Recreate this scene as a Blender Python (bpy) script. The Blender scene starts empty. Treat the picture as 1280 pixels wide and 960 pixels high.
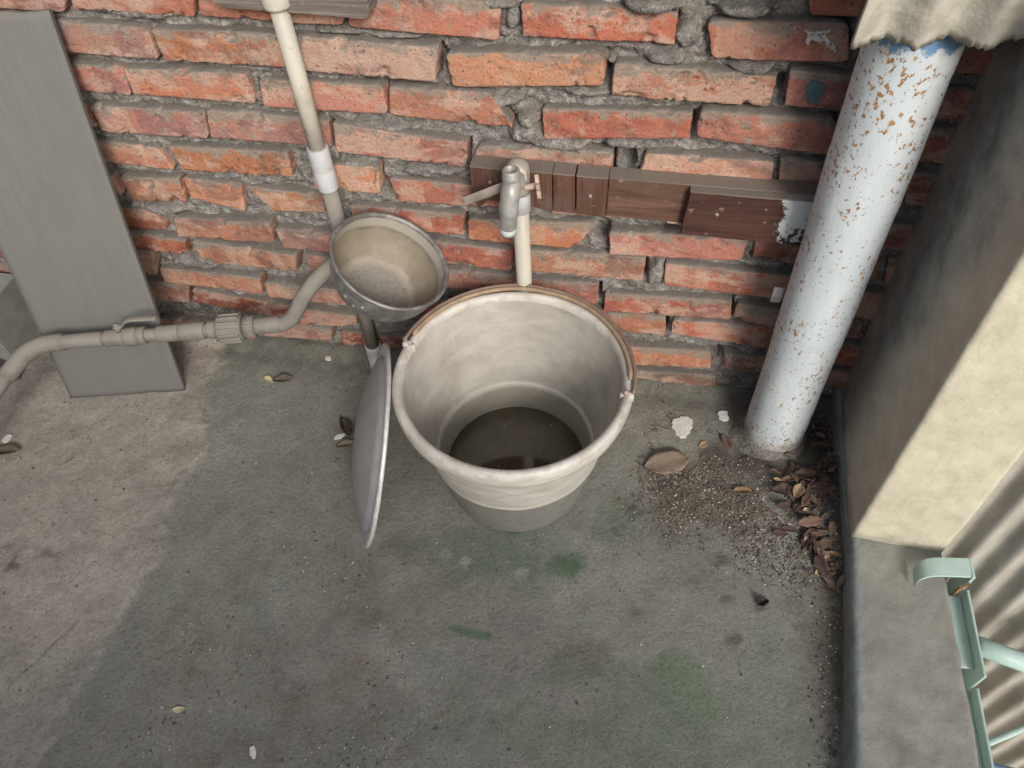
import bpy, math, random
import numpy as np
from mathutils import Vector, Matrix

# ---------------------------------------------------------------- camera, sky, sun, exposure
sc = bpy.context.scene
COL = sc.collection
R = math.radians

cam_d = bpy.data.cameras.new('camera')
cam = bpy.data.objects.new('camera', cam_d)
COL.objects.link(cam)
sc.camera = cam
cam_d.sensor_width = 36.0
cam_d.lens = 27.03
cam_d.clip_start = 0.02
cam_d.clip_end = 500.0
cam.matrix_world = Matrix(((0.98266213, -0.10792297, 0.15075731, 0.0),
                           (0.17879941, 0.76673602, -0.61656034, -1.03825),
                           (-0.04905003, 0.63282581, 0.77273902, 1.25),
                           (0, 0, 0, 1)))

SUN_AZ = 26.0      # degrees from -Y (towards the camera side) to +X
SUN_EL = 33.0
world = bpy.data.worlds.new('World')
sc.world = world
world.use_nodes = True
wn = world.node_tree
wn.nodes.clear()
wo = wn.nodes.new('ShaderNodeOutputWorld')
wb = wn.nodes.new('ShaderNodeBackground')
ws = wn.nodes.new('ShaderNodeTexSky')
ws.sky_type = 'NISHITA'
ws.sun_disc = False
ws.sun_elevation = R(SUN_EL)
ws.sun_rotation = R(180.0 - SUN_AZ)
ws.air_density = 1.0
ws.dust_density = 2.5
ws.ozone_density = 0.6
wb.inputs['Strength'].default_value = 0.135
wn.links.new(ws.outputs[0], wb.inputs['Color'])
wn.links.new(wb.outputs[0], wo.inputs['Surface'])

sun_d = bpy.data.lights.new('sun', 'SUN')
sun_d.energy = 1.5
sun_d.angle = R(18.0)
sun_d.color = (1.0, 0.99, 0.98)
sun = bpy.data.objects.new('sun', sun_d)
COL.objects.link(sun)
sd = Vector((math.sin(R(SUN_AZ)) * math.cos(R(SUN_EL)), -math.cos(R(SUN_AZ)) * math.cos(R(SUN_EL)), math.sin(R(SUN_EL))))
sun.rotation_euler = sd.to_track_quat('Z', 'Y').to_euler()
sun.location = sd * 5

sc.view_settings.view_transform = 'Standard'
sc.view_settings.look = 'None'
sc.view_settings.exposure = 0.80
sc.view_settings.gamma = 1.0
sc.view_settings.use_curve_mapping = False
sc.render.engine = 'CYCLES'
sc.cycles.use_denoising = True
sc.cycles.max_bounces = 8
sc.cycles.denoising_input_passes = 'RGB_ALBEDO_NORMAL'
sc.cycles.denoising_prefilter = 'NONE'

rnd = random.Random(7)
nrng = np.random.default_rng(11)

# ---------------------------------------------------------------- numeric noise
def _hash(ix, iy, iz, seed):
    n = (ix.astype(np.int64) * 374761393 + iy.astype(np.int64) * 668265263 + iz.astype(np.int64) * 2147483647 + seed * 974634777)
    n = (n ^ (n >> 13)) * 1274126177
    n = n & 0x7fffffff
    n = (n ^ (n >> 16)) & 0xffffff
    return n / float(0xffffff)

def vnoise(x, y, z, seed=0):
    x = np.asarray(x, float); y = np.asarray(y, float) + 0 * x; z = np.asarray(z, float) + 0 * x
    ix, iy, iz = np.floor(x), np.floor(y), np.floor(z)
    fx, fy, fz = x - ix, y - iy, z - iz
    fx, fy, fz = [t * t * (3 - 2 * t) for t in (fx, fy, fz)]
    out = 0
    for a in (0, 1):
        wx = fx if a else 1 - fx
        for b in (0, 1):
            wy = fy if b else 1 - fy
            for c in (0, 1):
                wz = fz if c else 1 - fz
                out = out + wx * wy * wz * _hash(ix + a, iy + b, iz + c, seed)
    return out * 2 - 1

def fbm(x, y, z, oct=4, seed=0, gain=0.5):
    s, a, f, t = 0, 1.0, 1.0, 0
    for k in range(oct):
        s = s + a * vnoise(np.asarray(x) * f + 17.3 * k, np.asarray(y) * f + 5.1 * k, np.asarray(z) * f, seed + k)
        t += a
        a *= gain
        f *= 2.03
    return s / t

def sstep(a, b, x):
    t = np.clip((x - a) / (b - a), 0, 1)
    return t * t * (3 - 2 * t)

# ---------------------------------------------------------------- mesh helpers
def mesh(name, verts, faces, mats=None, smooth=True, midx=None):
    me = bpy.data.meshes.new(name)
    me.from_pydata([tuple(map(float, v)) for v in verts], [], [tuple(int(i) for i in f) for f in faces])
    for m in (mats if isinstance(mats, (list, tuple)) else [mats] if mats else []):
        me.materials.append(m)
    if midx is not None:
        me.polygons.foreach_set('material_index', np.asarray(midx, dtype=np.int32))
    if smooth:
        me.polygons.foreach_set('use_smooth', np.ones(len(me.polygons), dtype=bool))
    me.update()
    return me

def obj(name, me, parent=None, loc=None):
    o = bpy.data.objects.new(name, me)
    COL.objects.link(o)
    if parent is not None:
        o.parent = parent
        if parent.type == 'EMPTY':
            p = parent.location
            o.location = (-p[0], -p[1], -p[2]) if loc is None else (loc[0] - p[0], loc[1] - p[1], loc[2] - p[2])
    elif loc is not None:
        o.location = loc
    return o

def tag(o, label=None, cat=None, group=None, kind=None):
    if label: o['label'] = label
    if cat: o['category'] = cat
    if group: o['group'] = group
    if kind: o['kind'] = kind
    return o

def thing(name, loc, label, cat, group=None):
    e = bpy.data.objects.new(name, None)
    COL.objects.link(e)
    e.location = loc
    e.empty_display_size = 0.05
    return tag(e, label, cat, group)

def grid_faces(nu, nv, off=0, closeu=False, flip=False):
    i = np.arange(nu if closeu else nu - 1)[:, None]
    j = np.arange(nv - 1)[None, :]
    a = i * nv + j
    b = ((i + 1) % nu) * nv + j
    f = np.stack([a, b, b + 1, a + 1], -1).reshape(-1, 4) + off
    return f[:, ::-1] if flip else f

class MB:
    def __init__(s):
        s.v = []; s.f = []; s.m = []
    def add(s, verts, faces, m=0):
        o = len(s.v)
        s.v += [tuple(map(float, v)) for v in verts]
        s.f += [tuple(int(i) + o for i in f) for f in faces]
        s.m += [m] * len(faces)
        return s
    def build(s, name, mats, parent=None, smooth=True, loc=None):
        return fix_normals(obj(name, mesh(name, s.v, s.f, mats, smooth, s.m), parent, loc))
    # swept tube; rad may be a list
    def tube(s, pts, rad, seg=20, caps=True, m=0, squash=None):
        P = [Vector(p) for p in pts]
        n = len(P)
        rr = rad if isinstance(rad, (list, tuple)) else [rad] * n
        T = []
        for i in range(n):
            a = P[max(i - 1, 0)]; b = P[min(i + 1, n - 1)]
            d = (b - a)
            T.append(d.normalized() if d.length > 1e-9 else (T[-1] if T else Vector((0, 0, 1))))
        up = Vector((0, 0, 1)) if abs(T[0].z) < 0.9 else Vector((0, 1, 0))
        U = (up - T[0] * up.dot(T[0])).normalized()
        vs = []
        for i in range(n):
            U = (U - T[i] * U.dot(T[i])).normalized()
            V = T[i].cross(U)
            for k in range(seg):
                t = 2 * math.pi * k / seg
                su, sv = (1, 1) if squash is None else squash
                vs.append(P[i] + (U * math.cos(t) * su + V * math.sin(t) * sv) * rr[i])
        fs = []
        for i in range(n - 1):
            for k in range(seg):
                a = i * seg + k; b = i * seg + (k + 1) % seg
                fs.append((a, b, b + seg, a + seg))
        if caps:
            fs.append(tuple(range(seg))[::-1])
            fs.append(tuple((n - 1) * seg + k for k in range(seg)))
        return s.add(vs, fs, m)
    # lathe about an axis frame given by a 4x4 matrix
    def lathe(s, prof, seg=64, mat=None, ms=None, arc=None):
        mat = mat or Matrix()
        n = len(prof)
        vs = []
        for k in range(seg):
            t = 2 * math.pi * k / seg
            for r, z in prof:
                vs.append(mat @ Vector((r * math.cos(t), r * math.sin(t), z)))
        o = len(s.v)
        s.v += [tuple(v) for v in vs]
        for k in range(seg):
            k2 = (k + 1) % seg
            for j in range(n - 1):
                s.f.append((o + k * n + j, o + k2 * n + j, o + k2 * n + j + 1, o + k * n + j + 1))
                s.m.append(ms[j] if ms else 0)
        return s
    # box from corner to corner with a small chamfer, optional matrix
    def box(s, lo, hi, bev=0.002, mat=None, m=0):
        lo = np.array(lo, float); hi = np.array(hi, float)
        c = (lo + hi) / 2; h = (hi - lo) / 2
        b = min(bev, h.min() * 0.49)
        vs, idx = [], {}
        for sx in (-1, 1):
            for sy in (-1, 1):
                for sz in (-1, 1):
                    sg = np.array((sx, sy, sz))
                    for ax in range(3):
                        e = h - b
                        e = e.copy(); e[ax] = h[ax]
                        idx[(sx, sy, sz, ax)] = len(vs)
                        p = Vector(c + sg * e)
                        vs.append(mat @ p if mat else p)
        fs = []
        I = lambda a, ax: idx[(a[0], a[1], a[2], ax)]
        for ax in range(3):
            o1, o2 = [k for k in range(3) if k != ax]
            for sg in (-1, 1):
                q = []
                for u, v in ((-1, -1), (1, -1), (1, 1), (-1, 1)):
                    a = [0, 0, 0]; a[ax] = sg; a[o1] = u; a[o2] = v
                    q.append(I(a, ax))
                fs.append(tuple(q))
        for ax in range(3):                       # edges parallel to ax
            o1, o2 = [k for k in range(3) if k != ax]
            for u in (-1, 1):
                for v in (-1, 1):
                    q = []
                    for w, fa in ((-1, o1), (1, o1), (1, o2), (-1, o2)):
                        a = [0, 0, 0]; a[ax] = w; a[o1] = u; a[o2] = v
                        q.append(I(a, fa))
                    fs.append(tuple(q))
        for sx in (-1, 1):
            for sy in (-1, 1):
                for sz in (-1, 1):
                    fs.append(tuple(I((sx, sy, sz), ax) for ax in range(3)))
        return s.add(vs, fs, m)

def fix_normals(o):
    import bmesh
    bm = bmesh.new(); bm.from_mesh(o.data)
    bmesh.ops.recalc_face_normals(bm, faces=bm.faces)
    bm.to_mesh(o.data); bm.free()
    return o

def arc_pts(a, b, c, n=8):
    """round the corner a-b-c: quadratic curve from a to c with control b"""
    a, b, c = Vector(a), Vector(b), Vector(c)
    return [(1 - t) ** 2 * a + 2 * t * (1 - t) * b + t * t * c for t in [i / (n - 1) for i in range(n)]]

def smooth_path(pts, n=10):
    """Catmull-Rom through the points"""
    P = [Vector(p) for p in pts]
    P = [P[0] * 2 - P[1]] + P + [P[-1] * 2 - P[-2]]
    out = []
    for i in range(1, len(P) - 2):
        for k in range(n):
            t = k / n
            p0, p1, p2, p3 = P[i - 1:i + 3]
            out.append(0.5 * ((2 * p1) + (p2 - p0) * t + (2 * p0 - 5 * p1 + 4 * p2 - p3) * t * t + (3 * p1 - p0 - 3 * p2 + p3) * t ** 3))
    out.append(P[-2])
    return out

def bend(o_mb, amp, freq, seed):
    """small uneven dents on a list of vertices"""
    a = np.array(o_mb.v)
    for ax in range(3):
        a[:, ax] += amp * fbm(a[:, 0] * freq, a[:, 1] * freq, a[:, 2] * freq, 3, seed + ax)
    o_mb.v = [tuple(p) for p in a]
    return o_mb

# ---------------------------------------------------------------- material helpers
class G:
    def __init__(s, name):
        s.mat = bpy.data.materials.new(name)
        s.mat.use_nodes = True
        s.t = s.mat.node_tree
        s.t.nodes.clear()
        s.out = s.t.nodes.new('ShaderNodeOutputMaterial')
        s.b = s.t.nodes.new('ShaderNodeBsdfPrincipled')
        s.t.links.new(s.b.outputs[0], s.out.inputs['Surface'])
        s.tc = s.t.nodes.new('ShaderNodeTexCoord')
        s.co = s.tc.outputs['Object']
    def set(s, sock, v):
        if isinstance(v, bpy.types.NodeSocket):
            s.t.links.new(v, sock)
        else:
            if sock.type == 'RGBA' and not isinstance(v, (int, float)) and len(v) == 3:
                v = (*v, 1)
            sock.default_value = v
    def n(s, typ, out=0, props=None, **ins):
        nd = s.t.nodes.new(typ)
        for k, v in (props or {}).items():
            setattr(nd, k, v)
        for k, v in ins.items():
            s.set(nd.inputs[k.replace('_', ' ')], v)
        return nd.outputs[out]
    def noise(s, scale, detail=4, rough=0.55, co=None, dist=0.0):
        return s.n('ShaderNodeTexNoise', 0, None, Vector=co or s.co, Scale=scale, Detail=detail, Roughness=rough, Distortion=dist)
    def vor(s, scale, co=None, feature='F1', out=0, rand=1.0):
        return s.n('ShaderNodeTexVoronoi', out, {'feature': feature}, Vector=co or s.co, Scale=scale, Randomness=rand)
    def map(s, scale=(1, 1, 1), loc=(0, 0, 0), rot=(0, 0, 0), co=None):
        return s.n('ShaderNodeMapping', 0, None, Vector=co or s.co, Scale=scale, Location=loc, Rotation=rot)
    def math(s, op, a, b=0.0, c=0.0, clamp=False):
        nd = s.t.nodes.new('ShaderNodeMath')
        nd.operation = op
        nd.use_clamp = clamp
        s.set(nd.inputs[0], a); s.set(nd.inputs[1], b); s.set(nd.inputs[2], c)
        return nd.outputs[0]
    def rng(s, v, a, b, c=0.0, d=1.0):
        nd = s.t.nodes.new('ShaderNodeMapRange')
        nd.interpolation_type = 'SMOOTHSTEP'
        s.set(nd.inputs['Value'], v)
        for k, x in (('From Min', a), ('From Max', b), ('To Min', c), ('To Max', d)):
            s.set(nd.inputs[k], x)
        return nd.outputs[0]
    def mix(s, f, a, b, blend='MIX'):
        nd = s.t.nodes.new('ShaderNodeMix')
        nd.data_type = 'RGBA'
        nd.blend_type = blend
        s.set(nd.inputs[0], f); s.set(nd.inputs[6], a); s.set(nd.inputs[7], b)
        return nd.outputs[2]
    def ramp(s, f, stops):
        nd = s.t.nodes.new('ShaderNodeValToRGB')
        cr = nd.color_ramp
        while len(cr.elements) < len(stops):
            cr.elements.new(0.5)
        for e, (p, c) in zip(cr.elements, stops):
            e.position = p
            e.color = (*c, 1) if len(c) == 3 else c
        s.set(nd.inputs[0], f)
        return nd.outputs[0]
    def sep(s, v, i):
        return s.n('ShaderNodeSeparateXYZ', i, None, Vector=v)
    def normal_z(s, i=2):
        g = s.t.nodes.new('ShaderNodeNewGeometry')
        return s.sep(g.outputs['Normal'], i)
    def fin(s, color, rough=0.85, metal=0.0, bumps=(), spec=0.3):
        s.set(s.b.inputs['Base Color'], color)
        s.set(s.b.inputs['Roughness'], rough)
        s.set(s.b.inputs['Metallic'], metal)
        s.b.inputs['Specular IOR Level'].default_value = spec
        prev = None
        for h, st, dist in bumps:
            nd = s.t.nodes.new('ShaderNodeBump')
            nd.inputs['Strength'].default_value = st
            nd.inputs['Distance'].default_value = dist
            s.set(nd.inputs['Height'], h)
            if prev is not None:
                s.t.links.new(prev, nd.inputs['Normal'])
            prev = nd.outputs[0]
        if prev is not None:
            s.t.links.new(prev, s.b.inputs['Normal'])
        return s.mat

# ---------------------------------------------------------------- materials
DUST = (0.165, 0.150, 0.128)

def m_brick():
    g = G('fired_brick')
    oi = g.t.nodes.new('ShaderNodeObjectInfo')
    rndv = oi.outputs['Random']
    off = g.n('ShaderNodeCombineXYZ', 0, None, X=g.math('MULTIPLY', rndv, 91.0), Y=g.math('MULTIPLY', rndv, 37.0), Z=g.math('MULTIPLY', rndv, 53.0))
    co = g.n('ShaderNodeVectorMath', 0, {'operation': 'ADD'}, Vector=g.co)
    va = co.node
    g.t.links.new(off, va.inputs[1])
    base = oi.outputs['Color']
    big = g.noise(9, 3, 0.6, co)
    fine = g.noise(160, 4, 0.65, co)
    mid = g.noise(34, 5, 0.6, co, 0.4)
    c = g.mix(g.rng(mid, 0.35, 0.7), base, g.mix(0.5, base, (0.50, 0.19, 0.10)))
    # kiln bands across the length, on some bricks only
    gate = g.rng(g.math('FRACT', g.math('MULTIPLY', rndv, 7.31)), 0.35, 0.6)
    band = g.noise(1.0, 2, 0.5, g.map((15, 1.2, 1.6), co=co))
    c = g.mix(g.math('MULTIPLY', gate, g.rng(band, 0.56, 0.585, 0, 0.75)), c, g.mix(0.55, base, (0.55, 0.36, 0.25)))
    c = g.mix(g.math('MULTIPLY', gate, g.rng(band, 0.42, 0.395, 0, 0.7)), c, g.mix(0.65, base, (0.18, 0.085, 0.085)))
    # pale lime bloom and mortar film
    bloom = g.noise(22, 6, 0.65, g.map((0.7, 1, 1.3), co=co))
    c = g.mix(g.rng(g.math('ADD', bloom, g.math('MULTIPLY', rndv, 0.12)), 0.52, 0.64, 0, 0.68), c, (0.46, 0.335, 0.26))
    film = g.math('ADD', g.math('ADD', g.noise(28, 5, 0.7, co), g.math('MULTIPLY', g.math('FRACT', g.math('MULTIPLY', rndv, 13.7)), 0.09)), g.rng(g.sep(g.co, 2), -0.005, 0.028, -0.12, 0.13))
    c = g.mix(g.rng(film, 0.56, 0.64, 0, 0.85), c, (0.23, 0.21, 0.175))
    # dusky soot bloom, salt and mortar splashes
    soot = g.noise(13, 5, 0.7, g.map((0.6, 1, 1), (3, 1, 2), co=co), 0.6)
    c = g.mix(g.rng(soot, 0.52, 0.64, 0, 0.72), c, g.mix(0.75, base, (0.12, 0.065, 0.055)))
    salt = g.noise(70, 6, 0.75, co)
    c = g.mix(g.rng(salt, 0.60, 0.70, 0, 0.45), c, (0.50, 0.40, 0.33))
    spl = g.noise(48, 6, 0.75, g.map((1, 1, 1), (9, 4, 7), co=co))
    c = g.mix(g.rng(spl, 0.60, 0.64, 0, 0.75), c, (0.27, 0.245, 0.205))
    grain = g.noise(300, 4, 0.7, co)
    c = g.mix(1.0, c, g.ramp(grain, [(0.3, (0.80, 0.78, 0.77)), (0.5, (1, 1, 1)), (0.7, (1.17, 1.17, 1.17))]), 'MULTIPLY')
    # dark pits and speckle
    pit = g.noise(210, 2, 0.5, co)
    c = g.mix(g.rng(pit, 0.36, 0.30, 0, 0.75), c, (0.07, 0.035, 0.028))
    c = g.mix(g.rng(fine, 0.3, 0.75, 0, 0.35), c, g.mix(0.5, c, (0.5, 0.3, 0.2)))
    # dust lying on ledges
    up = g.math('ADD', g.normal_z(), g.math('MULTIPLY', g.math('SUBTRACT', mid, 0.5), 0.5))
    c = g.mix(g.rng(up, 0.22, 0.6, 0, 0.9), c, DUST)
    scr = g.noise(1.0, 3, 0.6, g.map((30, 30, 260), rot=(0, R(18), 0), co=co))
    return g.fin(c, 0.92, 0, [(mid, 0.6, 0.007), (fine, 0.8, 0.0025), (g.noise(520, 3, 0.6, co), 0.7, 0.0011), (g.rng(pit, 0.4, 0.28), -0.7, 0.002), (scr, 0.35, 0.0014)], 0.2)

def m_mortar():
    g = G('rough_mortar')
    a = g.noise(60, 6, 0.7); b = g.noise(11, 4, 0.6); f = g.noise(420, 3, 0.6)
    c = g.ramp(a, [(0.28, (0.085, 0.08, 0.072)), (0.5, (0.22, 0.208, 0.186)), (0.72, (0.42, 0.40, 0.36))])
    c = g.mix(g.rng(b, 0.45, 0.7, 0, 0.5), c, (0.24, 0.215, 0.175))
    c = g.mix(1.0, c, g.ramp(g.noise(260, 4, 0.75), [(0.28, (0.5, 0.5, 0.5)), (0.5, (1, 1, 1)), (0.72, (1.5, 1.5, 1.5))]), 'MULTIPLY')
    c = g.mix(g.rng(g.normal_z(), 0.35, 0.8, 0, 0.6), c, DUST)
    cr = g.vor(95, g.n('ShaderNodeVectorMath', 0, {'operation': 'ADD'}, Vector=g.co)); cr2 = g.vor(230)
    return g.fin(c, 0.95, 0, [(g.noise(42, 5, 0.7), 1.0, 0.012), (cr, -0.8, 0.006), (cr2, -0.7, 0.003), (f, 0.8, 0.002)], 0.15)

def m_floor():
    g = G('cement_screed')
    at = g.t.nodes.new('ShaderNodeAttribute'); at.attribute_name = 'stain'
    c = at.outputs['Color']
    a = g.noise(18, 6, 0.68); b = g.noise(130, 5, 0.7); f = g.noise(600, 3, 0.6); l = g.noise(4, 3, 0.5)
    c = g.mix(1.0, c, g.ramp(a, [(0.25, (0.78, 0.78, 0.77)), (0.5, (1, 1, 1)), (0.75, (1.18, 1.16, 1.13))]), 'MULTIPLY')
    c = g.mix(1.0, c, g.ramp(b, [(0.28, (0.72, 0.71, 0.70)), (0.5, (1, 1, 1)), (0.72, (1.18, 1.17, 1.15))]), 'MULTIPLY')
    c = g.mix(1.0, c, g.ramp(l, [(0.3, (0.88, 0.9, 0.9)), (0.7, (1.08, 1.06, 1.04))]), 'MULTIPLY')
    c = g.mix(g.rng(g.noise(300, 2, 0.5), 0.35, 0.29, 0, 0.7), c, (0.05, 0.045, 0.04))
    c = g.mix(g.rng(g.noise(27, 7, 0.78), 0.60, 0.70, 0, 0.4), c, (0.38, 0.36, 0.32))
    c = g.mix(g.rng(g.noise(33, 7, 0.78, g.map((1, 1, 1), (5, 2, 1))), 0.60, 0.69, 0, 0.5), c, (0.085, 0.075, 0.062))
    c = g.mix(g.rng(g.vor(170), 0.13, 0.07, 0, 0.3), c, (0.36, 0.34, 0.30))
    trow = g.noise(1.0, 4, 0.6, g.map((26, 8, 8), rot=(0, 0, R(35))), 2.0)
    grit = g.noise(330, 3, 0.7)
    c = g.mix(1.0, c, g.ramp(grit, [(0.3, (0.84, 0.84, 0.83)), (0.5, (1, 1, 1)), (0.7, (1.14, 1.14, 1.13))]), 'MULTIPLY')
    # fine crazing and water marks
    va = g.n('ShaderNodeTexNoise', 1, None, Vector=g.co, Scale=5.0, Detail=5.0, Roughness=0.65)
    wob = g.n('ShaderNodeVectorMath', 0, {'operation': 'MULTIPLY_ADD'}, Vector=va)
    wob.node.inputs[1].default_value = (0.35, 0.35, 0.0)
    g.t.links.new(g.co, wob.node.inputs[2])
    cx = g.n('ShaderNodeTexVoronoi', 0, {'feature': 'DISTANCE_TO_EDGE'}, Vector=wob, Scale=3.1)
    crk = g.math('MULTIPLY', g.rng(cx, 0.006, 0.002), g.rng(g.noise(2.2, 3, 0.5), 0.50, 0.60))
    c = g.mix(g.math('MULTIPLY', crk, 0.7), c, (0.05, 0.045, 0.04))
    ringn = g.math('FRACT', g.math('MULTIPLY', g.noise(2.6, 4, 0.55), 7.0))
    c = g.mix(g.math('MULTIPLY', g.rng(ringn, 0.86, 0.98), 0.07), c, (0.36, 0.345, 0.30))
    return g.fin(c, g.rng(a, 0.3, 0.7, 0.62, 0.9), 0, [(crk, -0.6, 0.003), (a, 0.3, 0.008), (trow, 0.22, 0.005), (b, 0.7, 0.0035), (grit, 0.7, 0.0016)], 0.3)

def m_pillar():
    g = G('limewashed_render')
    a = g.noise(26, 6, 0.65); b = g.noise(150, 4, 0.6); l = g.noise(5, 4, 0.6, g.map((1, 1, 0.5)))
    cream = g.ramp(a, [(0.25, (0.43, 0.395, 0.29)), (0.5, (0.51, 0.478, 0.36)), (0.75, (0.57, 0.54, 0.42))])
    cream = g.mix(g.rng(l, 0.5, 0.7, 0, 0.35), cream, (0.45, 0.43, 0.34))
    mottle = g.ramp(g.noise(14, 6, 0.7), [(0.3, (0.20, 0.195, 0.18)), (0.5, (0.40, 0.375, 0.33)), (0.72, (0.55, 0.515, 0.44))])
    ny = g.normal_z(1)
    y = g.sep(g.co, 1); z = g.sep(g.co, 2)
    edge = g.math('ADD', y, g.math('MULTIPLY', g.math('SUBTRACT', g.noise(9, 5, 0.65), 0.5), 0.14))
    # tan on the side close to the front arris, greyer towards the wall
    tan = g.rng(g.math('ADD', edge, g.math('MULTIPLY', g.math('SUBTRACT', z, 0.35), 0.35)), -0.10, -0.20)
    side = g.mix(g.math('MULTIPLY', tan, 0.8), mottle, g.ramp(a, [(0.3, (0.50, 0.44, 0.345)), (0.7, (0.66, 0.60, 0.48))]))
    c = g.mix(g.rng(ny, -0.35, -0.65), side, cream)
    c = g.mix(g.rng(g.math('ADD', z, g.math('MULTIPLY', a, 0.06)), 0.10, 0.075, 0, 0.7), c, (0.30, 0.29, 0.24))
    c = g.mix(g.rng(b, 0.32, 0.25, 0, 0.5), c, (0.12, 0.11, 0.09))
    return g.fin(c, 0.93, 0, [(l, 0.4, 0.016), (a, 0.35, 0.006), (b, 0.4, 0.0018)], 0.15)

def m_kerb():
    g = G('kerb_cement')
    a = g.noise(20, 6, 0.66); b = g.noise(180, 4, 0.65); l = g.noise(5, 4, 0.55)
    c = g.ramp(a, [(0.25, (0.17, 0.165, 0.14)), (0.5, (0.24, 0.232, 0.20)), (0.75, (0.33, 0.315, 0.27))])
    c = g.mix(g.rng(l, 0.45, 0.7, 0, 0.5), c, (0.19, 0.20, 0.165))
    x = g.sep(g.co, 0); y = g.sep(g.co, 1); z = g.sep(g.co, 2)
    # blue-grey paint on the inner side, ragged over the top arris
    xin = g.math('SUBTRACT', x, g.math('MULTIPLY', y, 0.08))
    e = g.math('ADD', xin, g.math('MULTIPLY', g.math('SUBTRACT', g.noise(17, 5, 0.7), 0.5), 0.03))
    paint = g.mix(g.rng(g.noise(40, 4, 0.6), 0.4, 0.65), (0.22, 0.25, 0.24), (0.28, 0.31, 0.295))
    c = g.mix(g.rng(e, 0.441, 0.436, 0, 0.85), c, paint)
    # pale chipped outer arris
    c = g.mix(g.rng(g.math('ADD', x, g.math('MULTIPLY', g.noise(50, 4, 0.7), 0.014)), 0.549, 0.553, 0, 0.8), c, (0.55, 0.53, 0.45))
    c = g.mix(g.rng(b, 0.3, 0.24, 0, 0.5), c, (0.05, 0.045, 0.04))
    return g.fin(c, 0.88, 0, [(l, 0.4, 0.012), (a, 0.5, 0.006), (b, 0.5, 0.0015)], 0.2)

def m_plain(name, c1, c2, rough=0.7, metal=0.0, scale=40, bump=0.25, dust=0.0, spec=0.35, speck=None, stretch=(1, 1, 1)):
    g = G(name)
    co = g.map(stretch)
    a = g.noise(scale, 5, 0.62, co); b = g.noise(scale * 7, 3, 0.6, co)
    c = g.mix(g.rng(a, 0.32, 0.68), c1, c2)
    if speck:
        c = g.mix(g.rng(g.noise(scale * 3, 4, 0.7), 0.63, 0.70, 0, 0.8), c, speck)
    if dust:
        up = g.math('ADD', g.normal_z(), g.math('MULTIPLY', g.math('SUBTRACT', a, 0.5), 0.8))
        c = g.mix(g.rng(up, 0.0, 0.75, dust * 0.25, dust), c, (0.27, 0.245, 0.205))
    return g.fin(c, g.rng(a, 0.3, 0.7, max(rough - 0.1, 0.05), min(rough + 0.1, 1)), metal, [(a, bump, 0.003), (b, bump, 0.0008)], spec)

def m_drainpipe():
    g = G('painted_iron_pipe')
    a = g.noise(16, 4, 0.6, g.map((1, 1, 0.35))); b = g.noise(120, 5, 0.65)
    c = g.mix(g.rng(a, 0.35, 0.7), (0.55, 0.61, 0.635), (0.66, 0.705, 0.71))
    c = g.mix(g.rng(g.noise(55, 3, 0.6), 0.6, 0.75, 0, 0.4), c, (0.54, 0.60, 0.64))
    # flaked spots with rust
    pat = g.math('ADD', g.noise(135, 4, 0.6, g.map((1, 1, 0.75))), g.math('MULTIPLY', g.math('SUBTRACT', g.noise(17, 3, 0.55), 0.5), 0.30))
    pat = g.math('ADD', pat, g.rng(g.sep(g.co, 2), 0.06, 0.0, 0, 0.06))
    rust = g.mix(g.rng(g.noise(200, 3, 0.6), 0.35, 0.65), (0.24, 0.11, 0.035), (0.47, 0.28, 0.12))
    c = g.mix(g.rng(pat, 0.592, 0.635), c, rust)
    sp = g.math('ADD', g.noise(190, 2, 0.5), g.math('MULTIPLY', g.math('SUBTRACT', g.noise(9, 3, 0.5), 0.5), 0.25))
    c = g.mix(g.rng(sp, 0.66, 0.69, 0, 0.85), c, (0.26, 0.24, 0.21))
    c = g.mix(g.rng(g.noise(12, 4, 0.6), 0.58, 0.75, 0, 0.35), c, (0.45, 0.42, 0.34))
    c = g.mix(g.rng(g.math('ADD', g.sep(g.co, 2), g.math('MULTIPLY', g.noise(30, 5, 0.7), -0.11)), 0.015, -0.03, 0, 0.7), c, (0.27, 0.235, 0.18))
    # blue undercoat where the top coat came away at the sheet
    z = g.sep(g.co, 2)
    blue = g.math('ADD', z, g.math('MULTIPLY', g.math('SUBTRACT', g.noise(45, 4, 0.7), 0.5), 0.06))
    c = g.mix(g.rng(blue, 0.800, 0.806, 0, 0.9), c, (0.10, 0.24, 0.42))
    return g.fin(c, 0.55, 0, [(g.rng(pat, 0.60, 0.64), -0.6, 0.002), (b, 0.35, 0.0015), (a, 0.3, 0.006)], 0.4)

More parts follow.
